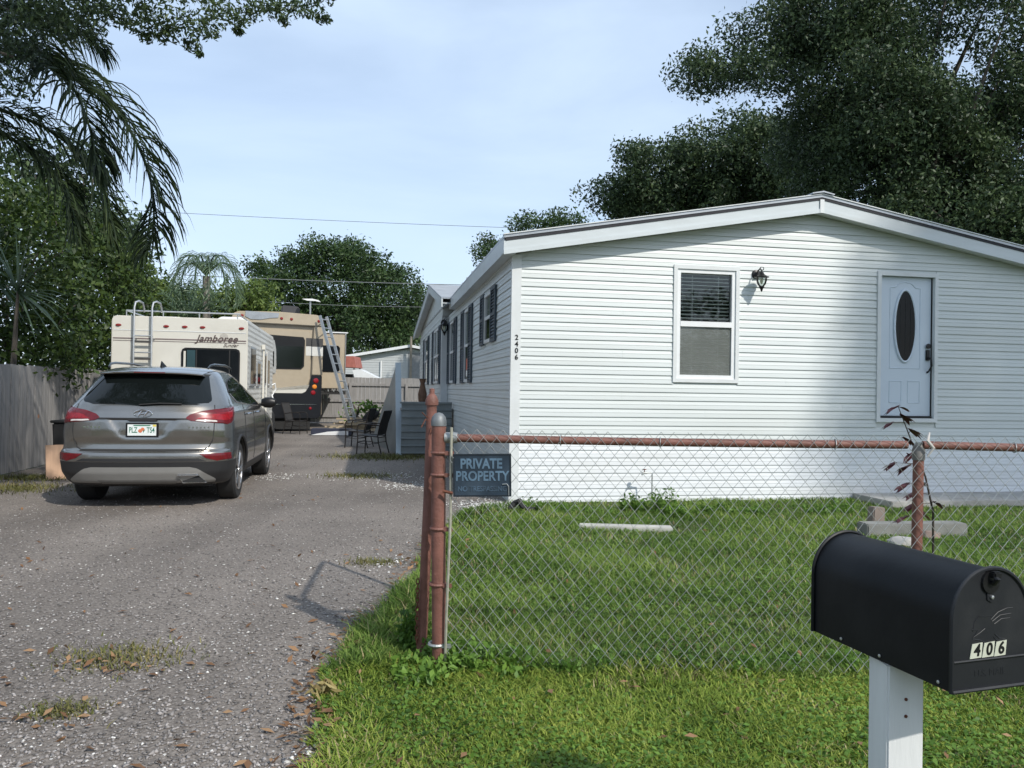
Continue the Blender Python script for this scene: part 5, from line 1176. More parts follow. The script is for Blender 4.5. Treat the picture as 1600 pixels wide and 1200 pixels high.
# ---------------------------------------------------------------- patio chairs
sling = mat('dark_sling_fabric', (0.035, 0.033, 0.032), 0.7, var=0.15, scale=60)
cfm = mat('bronze_chair_frame', (0.028, 0.024, 0.022), 0.45, 0.4)
def chair(label, loc, rz):
    t = thing('patio_chair', label, 'chair', loc, rz, 'patio chairs on the driveway')   # faces local +x
    for s in (-1, 1):
        y = s * 0.27
        MB().tube([(0.27, y, 0.0), (0.25, y, 0.35), (0.27, y, 0.55), (0.24, y, 0.63), (0.16, y, 0.655), (-0.05, y, 0.645), (-0.22, y, 0.62)], 0.0135, 8).build('arm', cfm, t, smooth=True)
        MB().tube([(-0.28, y, 0.0), (-0.21, y, 0.25), (-0.19, y, 0.42), (-0.24, y, 0.65), (-0.33, y, 0.93)], 0.0135, 8).build('rear_leg', cfm, t, smooth=True)
        MB().tube([(0.26, y, 0.41), (-0.20, y, 0.38)], 0.012, 7).build('seat_rail', cfm, t, smooth=True)
        MB().tube([(0.255, y, 0.25), (0.0, y, 0.22), (-0.21, y, 0.25)], 0.008, 6).build('side_brace', cfm, t)
    for (x, z) in ((-0.33, 0.93), (0.25, 0.41), (-0.2, 0.36), (0.25, 0.26)):
        MB().tube([(x, -0.27, z), (x, 0.27, z)], 0.011, 7).build('cross_bar', cfm, t)
    def sheet(name, pts):
        b_ = MB(); n = len(pts); v = []
        for x, z in pts: v += [(x, -0.255, z), (x, 0.255, z), (x - 0.004, -0.255, z - 0.006), (x - 0.004, 0.255, z - 0.006)]
        f = []
        for i in range(n - 1):
            a = 4 * i; f += [(a, a + 1, a + 5, a + 4), (a + 2, a + 6, a + 7, a + 3), (a, a + 4, a + 6, a + 2), (a + 1, a + 3, a + 7, a + 5)]
        b_.add(v, f).build(name, sling, t, smooth=True)
    sheet('seat', [(0.26, 0.415), (0.1, 0.395), (-0.08, 0.385), (-0.19, 0.40)])
    sheet('backrest', [(-0.195, 0.42), (-0.23, 0.60), (-0.27, 0.74), (-0.325, 0.92)])
    return t
p = onground(461, 678); chair('single dark patio chair standing in front of the tan motor coach', (p.x, p.y, 0), rad(-8))
p = onground(566, 703); p2 = onground(578, 708)
chair('dark patio chair of the right-hand pair, the one nearer the stair enclosure', (p2.x + 0.08, p2.y - 0.1, 0), rad(172))
chair('dark patio chair of the right-hand pair, the one nearer the ladder', (p.x - 0.22, p.y + 0.75, 0), rad(176))
# ---------------------------------------------------------------- clutter at the end of the driveway
p = onground(517, 681)
o = thing('flattened_panel', 'navy and white flattened panel lying on the ground below the ladder', 'panel', (p.x, p.y, 0), 0.12)
MB().box((-0.58, 0.0, 0.02), (0.60, 0.5, 0.20)).build('panel_top', mat('navy_sheet', (0.03, 0.035, 0.06), 0.5), o, bevel=0.01)
MB().prism([(-0.57, 0.02), (0.50, 0.02), (0.50, 0.15), (0.2, 0.14), (-0.1, 0.12), (-0.4, 0.06)], 'y', -0.02, -0.001).build('white_flap', M['whitepl'], o)
lp = thing('lumber_pile', 'loose pile of pale boards among weeds at the end of the driveway', 'lumber', lot(-2.15, 15.6), YAW)
wood = mat('pale_sawn_timber', (0.42, 0.34, 0.23), 0.85, var=0.2, scale=4, stretch=(1, 8, 8))
for k in range(15):
    MB().obox((random.uniform(-0.5, 0.7), random.uniform(-0.5, 0.9), 0.05 + 0.026 * k), (random.uniform(1.0, 1.7), random.uniform(0.1, 0.2), 0.05), Matrix.Rotation(random.uniform(-0.25, 0.25), 3, 'Z') @ Matrix.Rotation(random.uniform(-.04, .04), 3, 'Y')).build('board', wood, lp)
o = MB().tube([(-0.25, 0, 0.62), (-0.1, 0.1, 0.72), (0.1, 0, 0.80), (0.25, 0.05, 0.86)], [0.06, 0.16, 0.17, 0.05], 8).build('black_bag', M['blackm'], None)
o.location = at(580, 648, 24.6) * Vector((1, 1, 0)) + Vector((0, 0, -0.22)); tag(o, 'crumpled black bag lying on the pale boards', 'bag')

# ---------------------------------------------------------------- far board fence, neighbour's house, red canopy
ff = thing('rear_fence', 'grey board fence closing off the end of the driveway', 'fence', lot(-7.0, 21.5), YAW)
for i in range(5):
    u_ = i * 2.2; b_ = MB()
    for k in range(15): b_.box((u_ + k * 0.147, 0.0, 0.05), (u_ + k * 0.147 + 0.14, 0.02, 1.83 + random.uniform(-0.01, 0.01)))
    tag(b_.build('fence_boards', M['greyboard'], ff), kind='stuff')
    MB().box((u_ - 0.05, -0.11, 0), (u_ + 0.05, -0.061, 1.62)).build('fence_post', M['greyboard'], ff)
    for z in (0.25, 0.86, 1.50): MB().box((u_, -0.06, z), (u_ + 2.2, -0.001, z + 0.10)).build('fence_rail', M['greyboard'], ff)
nh = thing('neighbour_house', 'pale grey sided house with white roof edge beyond the rear fence', 'house', (at(641, 600, 46).x, 46, 0), 0.05)
nm_ = mat('pale_grey_siding', (0.46, 0.48, 0.48), 0.6, var=0.04)
hw_, ez_, pz_ = 4.0, 3.1, 3.82
MB().prism([(-hw_, 0), (hw_, 0), (hw_, ez_), (0, pz_), (-hw_, ez_)], 'y', 0.0, 9.0).build('wall', nm_, nh)
sd_ = MB()
for k in range(22):
    z = 0.4 + k * 0.15; h_ = hw_ if z < ez_ else hw_ * (pz_ - z) / (pz_ - ez_)
    if h_ > 0.1: sd_.add([(-h_, -0.018, z), (h_, -0.018, z), (h_, -0.002, z + 0.14), (-h_, -0.002, z + 0.14), (-h_, -0.001, z - 0.002), (h_, -0.001, z - 0.002)], [(0, 1, 2, 3), (0, 4, 5, 1)])
tag(sd_.build('siding', nm_, nh), kind='stuff')
for s in (-1, 1):
    MB().prism([(s * (hw_ + .3), ez_ - 0.0), (0, pz_ + 0.06), (0, pz_ + 0.22), (s * (hw_ + .3), ez_ + 0.16)], 'y', -0.35, 9.2).build('roof_slope', M['whitepl'], nh)
MB().box((-0.15, -0.03, 0.2), (0.75, -0.02, pz_ - 0.25)).build('grey_panel', mat('mid_grey_panel', (0.24, 0.25, 0.26), 0.6), nh)
MB().tube([(0.05, -0.5, 0), (0.05, -0.5, 4.5)], 0.07, 8).build('service_mast', mat('weathered_wood_mast', (0.25, 0.22, 0.18), 0.9), nh)
MB().tube([(-1.75, -0.08, 0.5), (-1.75, -0.08, 3.05)], 0.05, 8).build('downpipe', M['whitepl'], nh)
cn = thing('red_canopy', 'small shelter with faded red roof showing beside the motor coach', 'canopy', (at(548, 600, 38).x, 38, 0), 0.0)
MB().prism([(-1.0, 2.42), (0.42, 2.40), (0.30, 2.95), (-1.0, 2.95)], 'y', -0.8, 0.8).build('roof', mat('faded_red_roof', (0.36, 0.12, 0.09), 0.7, var=0.15, scale=6), cn)
for x in (-0.9, 0.3):
    for y in (-0.7, 0.7): MB().box((x - 0.04, y - 0.04, 0), (x + 0.04, y + 0.04, 2.42)).build('post', M['greyboard'], cn)
MB().box((-0.6, 0.3, 0.9), (0.0, 0.6, 2.1)).build('dark_cabinet', M['blackm'], cn)
b_ = MB().add([(-0.05, -0.6, 2.25), (0.3, -0.6, 2.30), (1.25, -0.5, 1.85), (1.2, -0.5, 1.72), (0.1, -0.6, 1.72), (-0.05, 0.6, 2.25), (0.3, 0.6, 2.30), (1.25, 0.5, 1.85), (1.2, 0.5, 1.72), (0.1, 0.6, 1.72)], [(0, 1, 2, 3, 4), (9, 8, 7, 6, 5), (0, 5, 6, 1), (1, 6, 7, 2), (2, 7, 8, 3), (3, 8, 9, 4), (4, 9, 5, 0)]).build('covered_boat', M['whitepl'], None)
b_.location = (at(556, 600, 37).x, 37, 0.0); tag(b_, 'pale covered shape beside the red roofed shelter behind the rear fence', 'tarpaulin')

# ---------------------------------------------------------------- overhead wires
for k, (a, b2, lab, r_) in enumerate((((-150, 306), (960, 361), 'highest thin overhead wire crossing the blue sky', 0.013), ((-150, 400), (860, 447), 'middle overhead wire passing in front of the far oak crown', 0.022), ((300, 462), (860, 476), 'lowest overhead wire just above the motor coach roof', 0.014))):
    A, B = at(a[0], a[1], 44), at(b2[0], b2[1], 44)
    pts = [A.lerp(B, t) - Vector((0, 0, 0.35 * 4 * t * (1 - t) * (1 if k else 0.6))) for t in np.linspace(0, 1, 30)]
    o = MB().tube(pts, r_, 5).build('overhead_wire', mat('wire_%d' % k, (0.20, 0.21, 0.21) if k else (0.10, 0.11, 0.12), 0.6), None)
    tag(o, lab, 'wire', 'overhead wires')

# ---------------------------------------------------------------- trees
def limbs(parent, base, tips, r0, m=M['bark'], name='trunk', top=None, n=7):
    """tapered trunk that forks into limbs ending at the tips"""
    base = Vector(base); b_ = MB(); top = Vector(top)
    tp_ = [base.lerp(top, t) + Vector((math.sin(t * 5) * 0.12, math.cos(t * 4) * 0.1, 0)) for t in np.linspace(0, 1, 7)]
    b_.tube(tp_, [r0 * (1.25 - 0.6 * t) for t in np.linspace(0, 1, 7)], 12)
    o = b_.build(name, m, parent, smooth=True)
    L = MB()
    for tpv in tips:
        tpv = Vector(tpv); s = base.lerp(top, random.uniform(0.62, 1.0)); mid_ = s.lerp(tpv, 0.5) + Vector((random.uniform(-.3, .3), random.uniform(-.3, .3), random.uniform(0.0, 0.7)))
        pts = []
        for t in np.linspace(0, 1, n): pts.append(s * (1 - t) ** 2 + mid_ * 2 * t * (1 - t) + tpv * t * t)
        L.tube(pts, [max(0.012, r0 * 0.42 * (1 - t) ** 1.2) for t in np.linspace(0, 1, n)], 7)
    if tips: L.build('limbs', m, o, smooth=True)
    return o
def tree(name, label, lobes, base, top, r0, leaf, mleaf, nclump, per, crad=(0.5, 1.0), group=None, ntips=14, cat='tree', aspect=0.45, shell=0.5, extra=None, flat=0.75):
    """lobes: list of (centre, radii) ellipsoids that shape the crown"""
    t = thing(name, label, cat, (0, 0, 0), 0, group)
    vol = np.array([r[0] * r[1] * r[2] for c, r in lobes]) ** (2 / 3); vol = vol / vol.sum()
    cs = np.concatenate([ell_points(c, r, max(3, int(nclump * v)), shell) for (c, r), v in zip(lobes, vol)])
    cr = RNG.uniform(crad[0], crad[1], size=len(cs))
    P = clumps(cs, cr, per, flat)
    if extra is not None: P = np.concatenate([P, extra])
    idx = RNG.choice(len(cs), min(ntips, len(cs)), replace=False)
    limbs(t, base, [cs[i] for i in idx], r0, top=top)
    leaves('crown', P, leaf, mleaf, t, aspect)
    return t
def lobe(px, py, depth, rpx, ry=None, dy=None):
    s = depth / 1200; return (tuple(at(px, py, depth)), (rpx * s, (dy or rpx * s), (ry or rpx) * s))
# big oak behind the house on the right
D = 21.0
tree('oak_tree', 'huge dark live oak towering behind the right half of the house roof', [lobe(1500, 60, D, 210, 190, 3.4), lobe(1340, 120, D - 1, 110, 120, 2.4), lobe(1420, 290, D, 170, 110, 2.6), lobe(1600, 280, D - 1, 150, 170, 3), lobe(1220, 50, D - 1, 85, 34, 1.3), lobe(1115, 90, D - 1, 60, 34, 1.0), lobe(1170, 122, D - 1, 66, 20, 1.0), lobe(1295, 30, D - 1, 80, 60, 2), lobe(1290, 215, D + 1, 90, 50, 2.0), lobe(1340, 290, D, 100, 60, 2.0), lobe(1480, 330, D - 2, 110, 60, 1.8), lobe(1570, 370, D - 2, 90, 60, 1.8), lobe(1400, 180, D - 2, 90, 70, 1.6)],
     (at(1490, 600, D).x, D, 0), at(1400, 240, D), 0.34, 0.115, M['oak'], 1050, 560, (0.36, 0.85), ntips=22, group='live oaks around the lot')
tree('oak_tree', 'mid-sized dark live oak left of the huge one, above the roof ridge', [lobe(1030, 275, 30, 75, 50, 2.2), lobe(965, 300, 30, 50, 34, 1.6), lobe(1120, 260, 30, 95, 75, 2.6), lobe(1190, 250, 29, 90, 70, 2.4), lobe(1100, 320, 30, 150, 40, 2.5)],
     (at(1110, 600, 30).x, 30, 0), at(1110, 330, 30), 0.28, 0.16, M['oak'], 460, 330, (0.38, 0.85), ntips=14, group='live oaks around the lot')
tree('oak_tree', 'low tree crown just showing above the left slope of the roof', [lobe(830, 352, 40, 34, 12, 1.5), lobe(885, 345, 40, 40, 12, 1.5), lobe(760, 385, 40, 22, 16, 1.0), lobe(800, 400, 40, 60, 30, 1.6)],
     (at(840, 600, 40).x, 40, 0), at(840, 420, 40), 0.3, 0.17, M['oakfar'], 120, 200, (0.4, 0.75), ntips=8, group='live oaks around the lot')
# round oak in the middle distance
tree('oak_tree', 'broad round green oak beyond the motor coach in the middle distance', [lobe(520, 445, 50, 105, 62, 4.2), lobe(440, 470, 50, 62, 62, 3), lobe(600, 475, 50, 66, 62, 3), lobe(500, 410, 50, 60, 30, 2.5), lobe(570, 415, 50, 45, 30, 2.5), lobe(530, 520, 50, 130, 50, 4), lobe(630, 530, 50, 40, 45, 2.5), lobe(470, 402, 50, 24, 14, 1.3), lobe(545, 388, 50, 28, 10, 1.3), lobe(615, 432, 50, 26, 18, 1.3), lobe(408, 428, 50, 22, 20, 1.3), lobe(652, 470, 50, 16, 24, 1.2), lobe(392, 480, 50, 20, 22, 1.2)],
     (at(545, 600, 51).x, 51, 0), at(535, 480, 51), 0.55, 0.23, M['oakfar'], 640, 130, (0.5, 1.1), ntips=16, group='live oaks around the lot')
# shade-giving oak to the right of the camera (its shadow falls on the front door side)
shade_c = lot(7.2, 0, 2.6) + SUN_DIR * 24.0
tree('oak_tree', 'leafy oak beside the road on the right, shading the front door', [(tuple(shade_c), (2.3, 2.3, 2.2)), (tuple(shade_c + Vector((2.4, 1.6, 0.4))), (2.4, 2.4, 2.4)), (tuple(shade_c + Vector((1.8, 1.6, -2.6))), (2.0, 2.0, 1.3))],
     (shade_c.x + 1.6, shade_c.y + 0.8, 0), shade_c + Vector((0.4, 0.2, -1.5)), 0.35, 0.17, M['oak'], 450, 240, (0.45, 0.95), ntips=16, group='live oaks around the lot')
# trees across the road behind the camera: mirrored in the window glass and the car
for k, (x_, y_, r_, lab) in enumerate(((-16, -26, 5.5, 'wide oak across the road, mirrored in the car rear window'), (-5, -30, 5.0, 'oak across the road straight behind the camera'), (5, -31, 4.6, 'oak across the road behind the mailbox'), (-27, -18, 5.5, 'oak across the road far to the left'), (18, -27, 5.0, 'oak across the road mirrored in the front window'), (29, -25, 5.0, 'oak across the road far to the right'))):
    tree('oak_tree', lab, [((x_, y_, 5.0), (r_, r_ * .7, 3.6)), ((x_ + 3, y_ + 1, 3.6), (r_ * .7, 2.5, 2.6)), ((x_ - 3, y_, 3.2), (r_ * .7, 2.5, 2.4))], (x_, y_, 0), (x_, y_, 4.5), 0.4, 0.42, M['oak'], 130, 34, (0.8, 1.5), ntips=8, group='live oaks around the lot')
# oak limb that hangs into the top left corner
tw_px = [(175, 22, 24), (205, 36, 20), (240, 26, 28), (258, 54, 20), (285, 38, 28), (300, 70, 14), (322, 44, 24), (338, 20, 28), (372, 28, 18), (395, 14, 22), (372, 48, 9), (425, 14, 18), (455, 10, 20), (480, 16, 18), (505, 28, 13), (445, 32, 10), (230, 55, 14), (310, 84, 6), (60, 15, 60), (120, 40, 45), (20, 60, 50), (90, -20, 60), (200, -30, 60), (300, -30, 60), (400, -30, 50), (20, 130, 40), (140, 8, 40), (500, -10, 24)]
D7 = 7.2; cs = [tuple(at(a, b_, D7 + random.uniform(-0.5, 0.5))) for a, b_, r in tw_px]; cr = np.array([r for a, b_, r in tw_px]) * D7 / 1200
P = []
for c, r in zip(cs, cr):
    k = int(4200 * r * (r + 0.10)) + 30; q = unit(RNG.normal(size=(k, 3))) * (RNG.uniform(0.1, 1, size=(k, 1)) ** 0.6) * np.array([r * 1.15, r * 1.3, r * 0.8]); P.append(q + np.asarray(c))
ov = thing('oak_tree', 'oak whose leafy twigs hang into the top left corner of the sky', 'tree', (0, 0, 0), 0, 'live oaks around the lot')
limbs(ov, (-9.2, 5.2, 0), [Vector(c_) + Vector((0, 0, 0.25)) for c_ in cs[18:]], 0.10, top=Vector((-8.2, 5.8, 6.6)))
over = clumps(np.concatenate([ell_points((-6.6, 6.6, 8.6), (3.6, 3.4, 1.3), 260, .1), ell_points((-3.6, 3.6, 8.8), (2.6, 2.6, 1.2), 130, .1)]), RNG.uniform(.4, .8, 390), 230)
leaves('crown', np.concatenate(P), 0.060, M['oak'], ov, 0.36); leaves('upper_crown', over, 0.13, M['oak'], ov, 0.42)

# ---------------------------------------------------------------- palms
def frond(path, ln, n=64, w=0.020, droop=0.9, seed_dir=None):
    """leaflet strips down both sides of a curved midrib; returns verts and quads"""
    P = np.array([tuple(p) for p in path]); t = np.linspace(0, 1, len(P)); V = []; F = []
    for i in range(n):
        s = 0.10 + 0.90 * i / (n - 1); c = np.array([np.interp(s, t, P[:, k]) for k in range(3)]); c2 = np.array([np.interp(min(1, s + .02), t, P[:, k]) for k in range(3)]) ; c1 = np.array([np.interp(s - .02, t, P[:, k]) for k in range(3)])
        d = c2 - c1; d /= max(1e-6, np.linalg.norm(d)); sd2 = np.cross(d, (0, 0, 1.0)); sd2 /= max(1e-6, np.linalg.norm(sd2)); up_ = np.cross(sd2, d)
        L = ln * (0.35 + 0.65 * math.sin(math.pi * min(1, 0.18 + s * 0.78))) * RNG.uniform(0.8, 1.12)
        for sg_ in (-1, 1):
            o = sd2 * sg_ * RNG.uniform(0.5, 1.0) + d * RNG.uniform(0.35, 0.75) + up_ * RNG.uniform(0.0, 0.85); o /= np.linalg.norm(o)
            pts = [c]; v = o.copy(); q = c.copy()
            for k in range(4):
                v = v + np.array([0, 0, -droop * 0.30 * (k + 0.6)]) + RNG.normal(size=3) * 0.05; v /= np.linalg.norm(v); q = q + v * L / 4; pts.append(q)
            wd = np.cross(v, RNG.normal(size=3)); wd /= max(1e-6, np.linalg.norm(wd)); b0 = len(V)
            for k, q in enumerate(pts):
                ww = w * (0.6, 1.0, 0.9, 0.6, 0.12)[k] * 0.5; V.append(q + wd * ww); V.append(q - wd * ww)
            for k in range(4): F += [b0 + 2 * k, b0 + 2 * k + 1, b0 + 2 * k + 3, b0 + 2 * k + 2]
    return V, F
def palm(name, label, paths, ln, n, w, m, trunk, r0, group=None, droop=0.75):
    t = thing(name, label, 'palm', (0, 0, 0), 0, group)
    MB().tube(trunk, [r0 * 1.2, r0, r0 * 0.9, r0 * 0.8][:len(trunk)], 12).build('trunk', mat('palm_trunk', (0.17, 0.15, 0.125), 0.9, var=0.2, bump=0.5), t, smooth=True)
    for p in paths:
        V, F = frond(p, ln, n, w, droop); fo = npmesh('frond', np.array(V), np.array(F), 4, m, t)
        MB().tube(p, [max(0.004, w * 1.3 * (1 - 0.8 * i / (len(p) - 1))) for i in range(len(p))], 6).build('midrib', m, fo, smooth=True)
    return t
def pxpath(pts): 
    pp = [at(a, b_, d_) for a, b_, d_ in pts]; out = []
    for i in range(len(pp) - 1):
        p0, p1, p2, p3 = pp[max(0, i - 1)], pp[i], pp[i + 1], pp[min(len(pp) - 1, i + 2)]
        for k in range(4):
            t = k / 4; out.append(0.5 * ((2 * p1) + (p2 - p0) * t + (2 * p0 - 5 * p1 + 4 * p2 - p3) * t * t + (3 * p1 - p0 - 3 * p2 + p3) * t ** 3))
    return out + [pp[-1]]
PD = 10.6
fr = [[(-70, 120, PD), (20, 90, PD - .6), (95, 108, PD - 1), (160, 150, PD - 1.2), (208, 212, PD - 1.3), (236, 285, PD - 1.3), (240, 350, PD - 1.2), (232, 392, PD - 1.2)],
      [(-70, 130, PD), (0, 80, PD - 1.2), (60, 85, PD - 1.8), (110, 130, PD - 2.2), (140, 200, PD - 2.3), (150, 262, PD - 2.3)],
      [(-70, 130, PD), (-20, 60, PD - .3), (40, 30, PD), (110, 40, PD + .4), (160, 80, PD + .6)],
      [(-70, 150, PD), (10, 175, PD + .5), (80, 205, PD + .8), (140, 260, PD + 1), (165, 325, PD + 1), (170, 370, PD + 1)],
      [(-70, 160, PD), (-10, 200, PD + .5), (50, 240, PD + .8), (100, 300, PD + .8), (118, 370, PD + .8)],
      [(-70, 120, PD), (-40, 40, PD - 1), (10, 10, PD - 1.6), (60, 40, PD - 2), (80, 110, PD - 2.2)]]
palm('queen_palm', 'large queen palm with drooping feather fronds at the upper left', [pxpath(f) for f in fr], 0.84, 140, 0.026, M['palm'], [(-8.6, PD, 0), (-8.5, PD, 2.2), (-8.35, PD, 4.0), tuple(at(-70, 150, PD))], 0.17)
PF = 30.5; c0 = (322, 430)
fr2 = []
for k in range(13):
    a = 2 * math.pi * k / 13; dx, dd = 48 * math.cos(a), 1.3 * math.sin(a); hgt = 30 if k % 2 else 18
    fr2.append([(c0[0], c0[1], PF), (c0[0] + dx * .45, c0[1] - hgt, PF + dd * .5), (c0[0] + dx * .85, c0[1] - hgt * .7, PF + dd), (c0[0] + dx * 1.12, c0[1] + 18, PF + dd * 1.1), (c0[0] + dx * 1.12, c0[1] + 48, PF + dd * 1.1)])
palm('queen_palm', 'small pale feathery palm above the roof of the cream motorhome', [pxpath(f) for f in fr2], 0.62, 40, 0.030, M['palmfar'], [(at(322, 600, PF).x, PF, 0), (at(322, 600, PF).x, PF, 3), tuple(at(322, 432, PF))], 0.15)
# spiky leaves behind the motorhome
fr3 = []
for k in range(11):
    a = rad(25 + 130 * k / 10); fr3.append([(295, 500, 27), (295 + 35 * math.cos(a), 500 - 36 * math.sin(a), 27 + random.uniform(-.5, .5)), (295 + 68 * math.cos(a), 500 - 62 * math.sin(a) + 10 * abs(math.cos(a)), 27)])
palm('young_palm', 'young spiky palm peeking over the middle of the cream motorhome roof', [pxpath(f) for f in fr3], 0.45, 24, 0.035, M['palmfar'], [(at(295, 600, 27).x, 27, 0), (at(295, 600, 27).x, 27, 1.5), tuple(at(295, 500, 27))], 0.12, droop=0.4)
# fan palm leaf near the left fence
fanp = thing('fan_palm', 'grey green fan palm leaves above the left end of the board fence', 'palm', (0, 0, 0), 0)
V, F = [], []; c = np.array(at(28, 455, 12.6))
for hub, n_, l_ in ((c, 26, 0.95), (c + np.array([-0.6, 0.3, 0.25]), 24, 0.9)):
    for i in range(n_):
        a = rad(-60 + 200 * i / n_); d = np.array([math.cos(a), RNG.uniform(-.3, .3), math.sin(a) * 0.9]); L = l_ * RNG.uniform(.8, 1.1); q = hub.copy(); b0 = len(V); v = d.copy()
        for k in range(4):
            wv = np.array([0.0, 1.0, 0.3]) * (0.018, 0.024, 0.015, 0.003)[k]; V += [q + wv, q - wv]; v = v + np.array([0, 0, -0.16 * k]); q = q + v / np.linalg.norm(v) * L / 3
        for k in range(3): F += [b0 + 2 * k, b0 + 2 * k + 1, b0 + 2 * k + 3, b0 + 2 * k + 2]
npmesh('fan_leaves', np.array(V), np.array(F), 4, M['palmfar'], fanp)
MB().tube([(c[0] - .3, c[1] + .3, 0), (c[0] - .2, c[1] + .2, 1.2), tuple(c)], [0.09, 0.06, 0.02], 8).build('stem', M['bark'], fanp)

# ---------------------------------------------------------------- hedge of bushes behind the left fence
HG = 'overgrown bushes behind the left board fence'
def bush(label, lobes, leaf, m, nclump, per, cr=(0.35, 0.7), group=HG, ntips=9, name='leafy_bush'):
    c = np.mean([l[0] for l in lobes], axis=0)
    return tree(name, label, lobes, (c[0], c[1], 0), (c[0], c[1], max(0.6, c[2] * 0.6)), 0.10, leaf, m, nclump, per, cr, group, ntips, 'bush', 0.5, 0.35)
bush('dense dark bush behind the fence at the left edge of the picture', [lobe(10, 440, 14.0, 110, 110, 1.3), lobe(0, 330, 14.5, 80, 60, 1.2), lobe(40, 540, 13.6, 90, 50, 0.9)], 0.12, M['bush'], 170, 190)
bush('dark bush behind the fence beside the palm trunk, left of the picture edge', [((-9.6, 8.6, 2.2), (1.6, 1.8, 1.7)), ((-10.2, 6.0, 2.0), (1.6, 1.8, 1.5))], 0.12, M['bush'], 120, 170)
bush('dense green bush behind the fence between the fan palm and the motorhome', [lobe(120, 500, 17.0, 75, 90, 1.3), lobe(160, 420, 17.5, 60, 60, 1.2), lobe(90, 400, 18, 70, 70, 1.2)], 0.13, M['bush'], 190, 170)
bush('tall bush with pale twig ends rising above the others by the hanging frond', [lobe(60, 290, 19, 70, 60, 1.6), lobe(110, 345, 19, 75, 40, 1.4), lobe(175, 385, 19, 42, 34, 1.2), lobe(195, 360, 19, 22, 12, 0.7), lobe(130, 240, 19, 26, 14, 0.7)], 0.15, M['oak'], 190, 130, (0.35, 0.75))
bush('yellow green bush between the fence and the left side of the motorhome', [lobe(165, 540, 21.0, 50, 60, 1.2), lobe(200, 480, 23, 30, 44, 1.2)], 0.15, M['bush'], 110, 150)
bush('light green bushes over the left end of the motorhome roof', [lobe(245, 470, 32, 60, 28, 1.8), lobe(210, 455, 32, 30, 24, 1.5)], 0.2, M['bushpale'], 110, 110, (0.45, 0.8), 'bushes beyond the motorhome')
bush('light green tree tops between the small palm and the round oak', [lobe(350, 475, 36, 50, 26, 1.8), lobe(395, 468, 36, 36, 34, 1.6), lobe(300, 480, 36, 45, 22, 1.6)], 0.22, M['bushpale'], 120, 100, (0.45, 0.9), 'bushes beyond the motorhome')
bush('dark far trees filling the gap under the round oak', [lobe(560, 540, 62, 130, 40, 3), lobe(640, 520, 62, 50, 50, 3), lobe(450, 520, 62, 80, 50, 3), lobe(300, 520, 62, 100, 40, 3)], 0.32, M['oakfar'], 190, 50, (0.8, 1.5), 'bushes beyond the motorhome')
p = onground(612, 668); s_ = p.y / 1200
bush('clump of tall green grass left of the grey stair enclosure', [((p.x, p.y, 0.35), (0.30, 0.30, 0.45))], 0.12, M['weed'], 26, 260, (0.12, 0.25), 'weeds around the yard', 4, 'weed_clump')
for (px, py, d_, r_, lab) in ((560, 640, 26, .55, 'pale weeds growing behind the leaning ladder'), (590, 640, 27, .6, 'pale weeds growing on the lumber pile near the rear fence')):
    c = at(px, py, d_); bush(lab, [((c.x, c.y, 0.55), (r_, .4, .4))], 0.14, M['weed'], 20, 160, (0.15, 0.3), 'weeds around the yard', 4, 'weed_clump')

# ---------------------------------------------------------------- weeds in the front yard, purple plant
def weed(label, pts, leaf, per, m=M['weed'], hmax=0.2):
    t = thing('weed_clump', label, 'weeds', pts[0][0], 0, 'weeds around the yard'); base = Vector(pts[0][0]); S = MB(); C = []
    for c, h, sp_ in pts:
        c = Vector(c) - base
        for k in range(per):
            a = random.uniform(0, 6.28); rr_ = sp_ * math.sqrt(random.random()); foot = c + Vector((rr_ * math.cos(a), rr_ * math.sin(a), 0)); hh = h * random.uniform(0.4, 1.0); tip = foot + Vector((random.uniform(-.3, .3) * hh, random.uniform(-.3, .3) * hh, hh))
            S.tube([foot, foot.lerp(tip, .5) + Vector((0.01, 0, 0)), tip], 0.0018, 4, cap=False)
            for q in range(5):
                u_ = 0.25 + 0.75 * q / 4; pnt = foot.lerp(tip, u_)
                for z_ in (0, 1): a2 = random.uniform(0, 6.28); C.append(tuple(pnt + Vector((math.cos(a2), math.sin(a2), 0.1)) * leaf * 0.55))
    tag(S.build('stems', m, t, fix=False), kind='stuff'); leaves('foliage', C, leaf, m, t, 0.5, up=0.9)
    return t
weed('bright green weeds round the foot of the fence end post', [(tuple(onground(680, 1030)), .14, .10), (tuple(onground(645, 1020)), .22, .07), (tuple(onground(730, 1048)), .14, .12), (tuple(onground(800, 1052)), .12, .14), (tuple(onground(660, 1060)), .10, .16)], 0.042, 48)
weed('weeds growing along the bottom of the fence in the middle', [(tuple(onground(x, 1050 + random.uniform(-8, 8))), .10, .10) for x in (880, 940, 1000, 1080, 1160, 1240, 1330)], 0.034, 22)
weed('leafy weeds round the garden tap against the skirting', [(tuple(onground(990, 800)), .22, .16), (tuple(onground(1035, 802)), .30, .15), (tuple(onground(1065, 806)), .15, .2)], 0.055, 26)
weed('low weeds against the skirting left of the concrete pad', [(tuple(onground(1310, 802)), .16, .2), (tuple(onground(1270, 804)), .12, .2), (tuple(onground(1180, 804)), .10, .2), (tuple(onground(1120, 803)), .12, .2)], 0.05, 20)
weed('tufts of weeds at the foot of the white house corner', [(tuple(onground(830, 800)), .16, .14), (tuple(onground(880, 801)), .10, .2), (tuple(onground(940, 802)), .08, .2)], 0.04, 16)
pp_ = thing('purple_sapling', 'young sapling with dark purple leaves behind the middle fence post', 'sapling', (at(1452, 800, 4.35).x, 4.35, 0))
st_ = [Vector((0.03, 0, 0)), at(1458, 800, 4.35), at(1446, 745, 4.33), at(1430, 705, 4.33), at(1416, 668, 4.32), at(1403, 634, 4.32)]
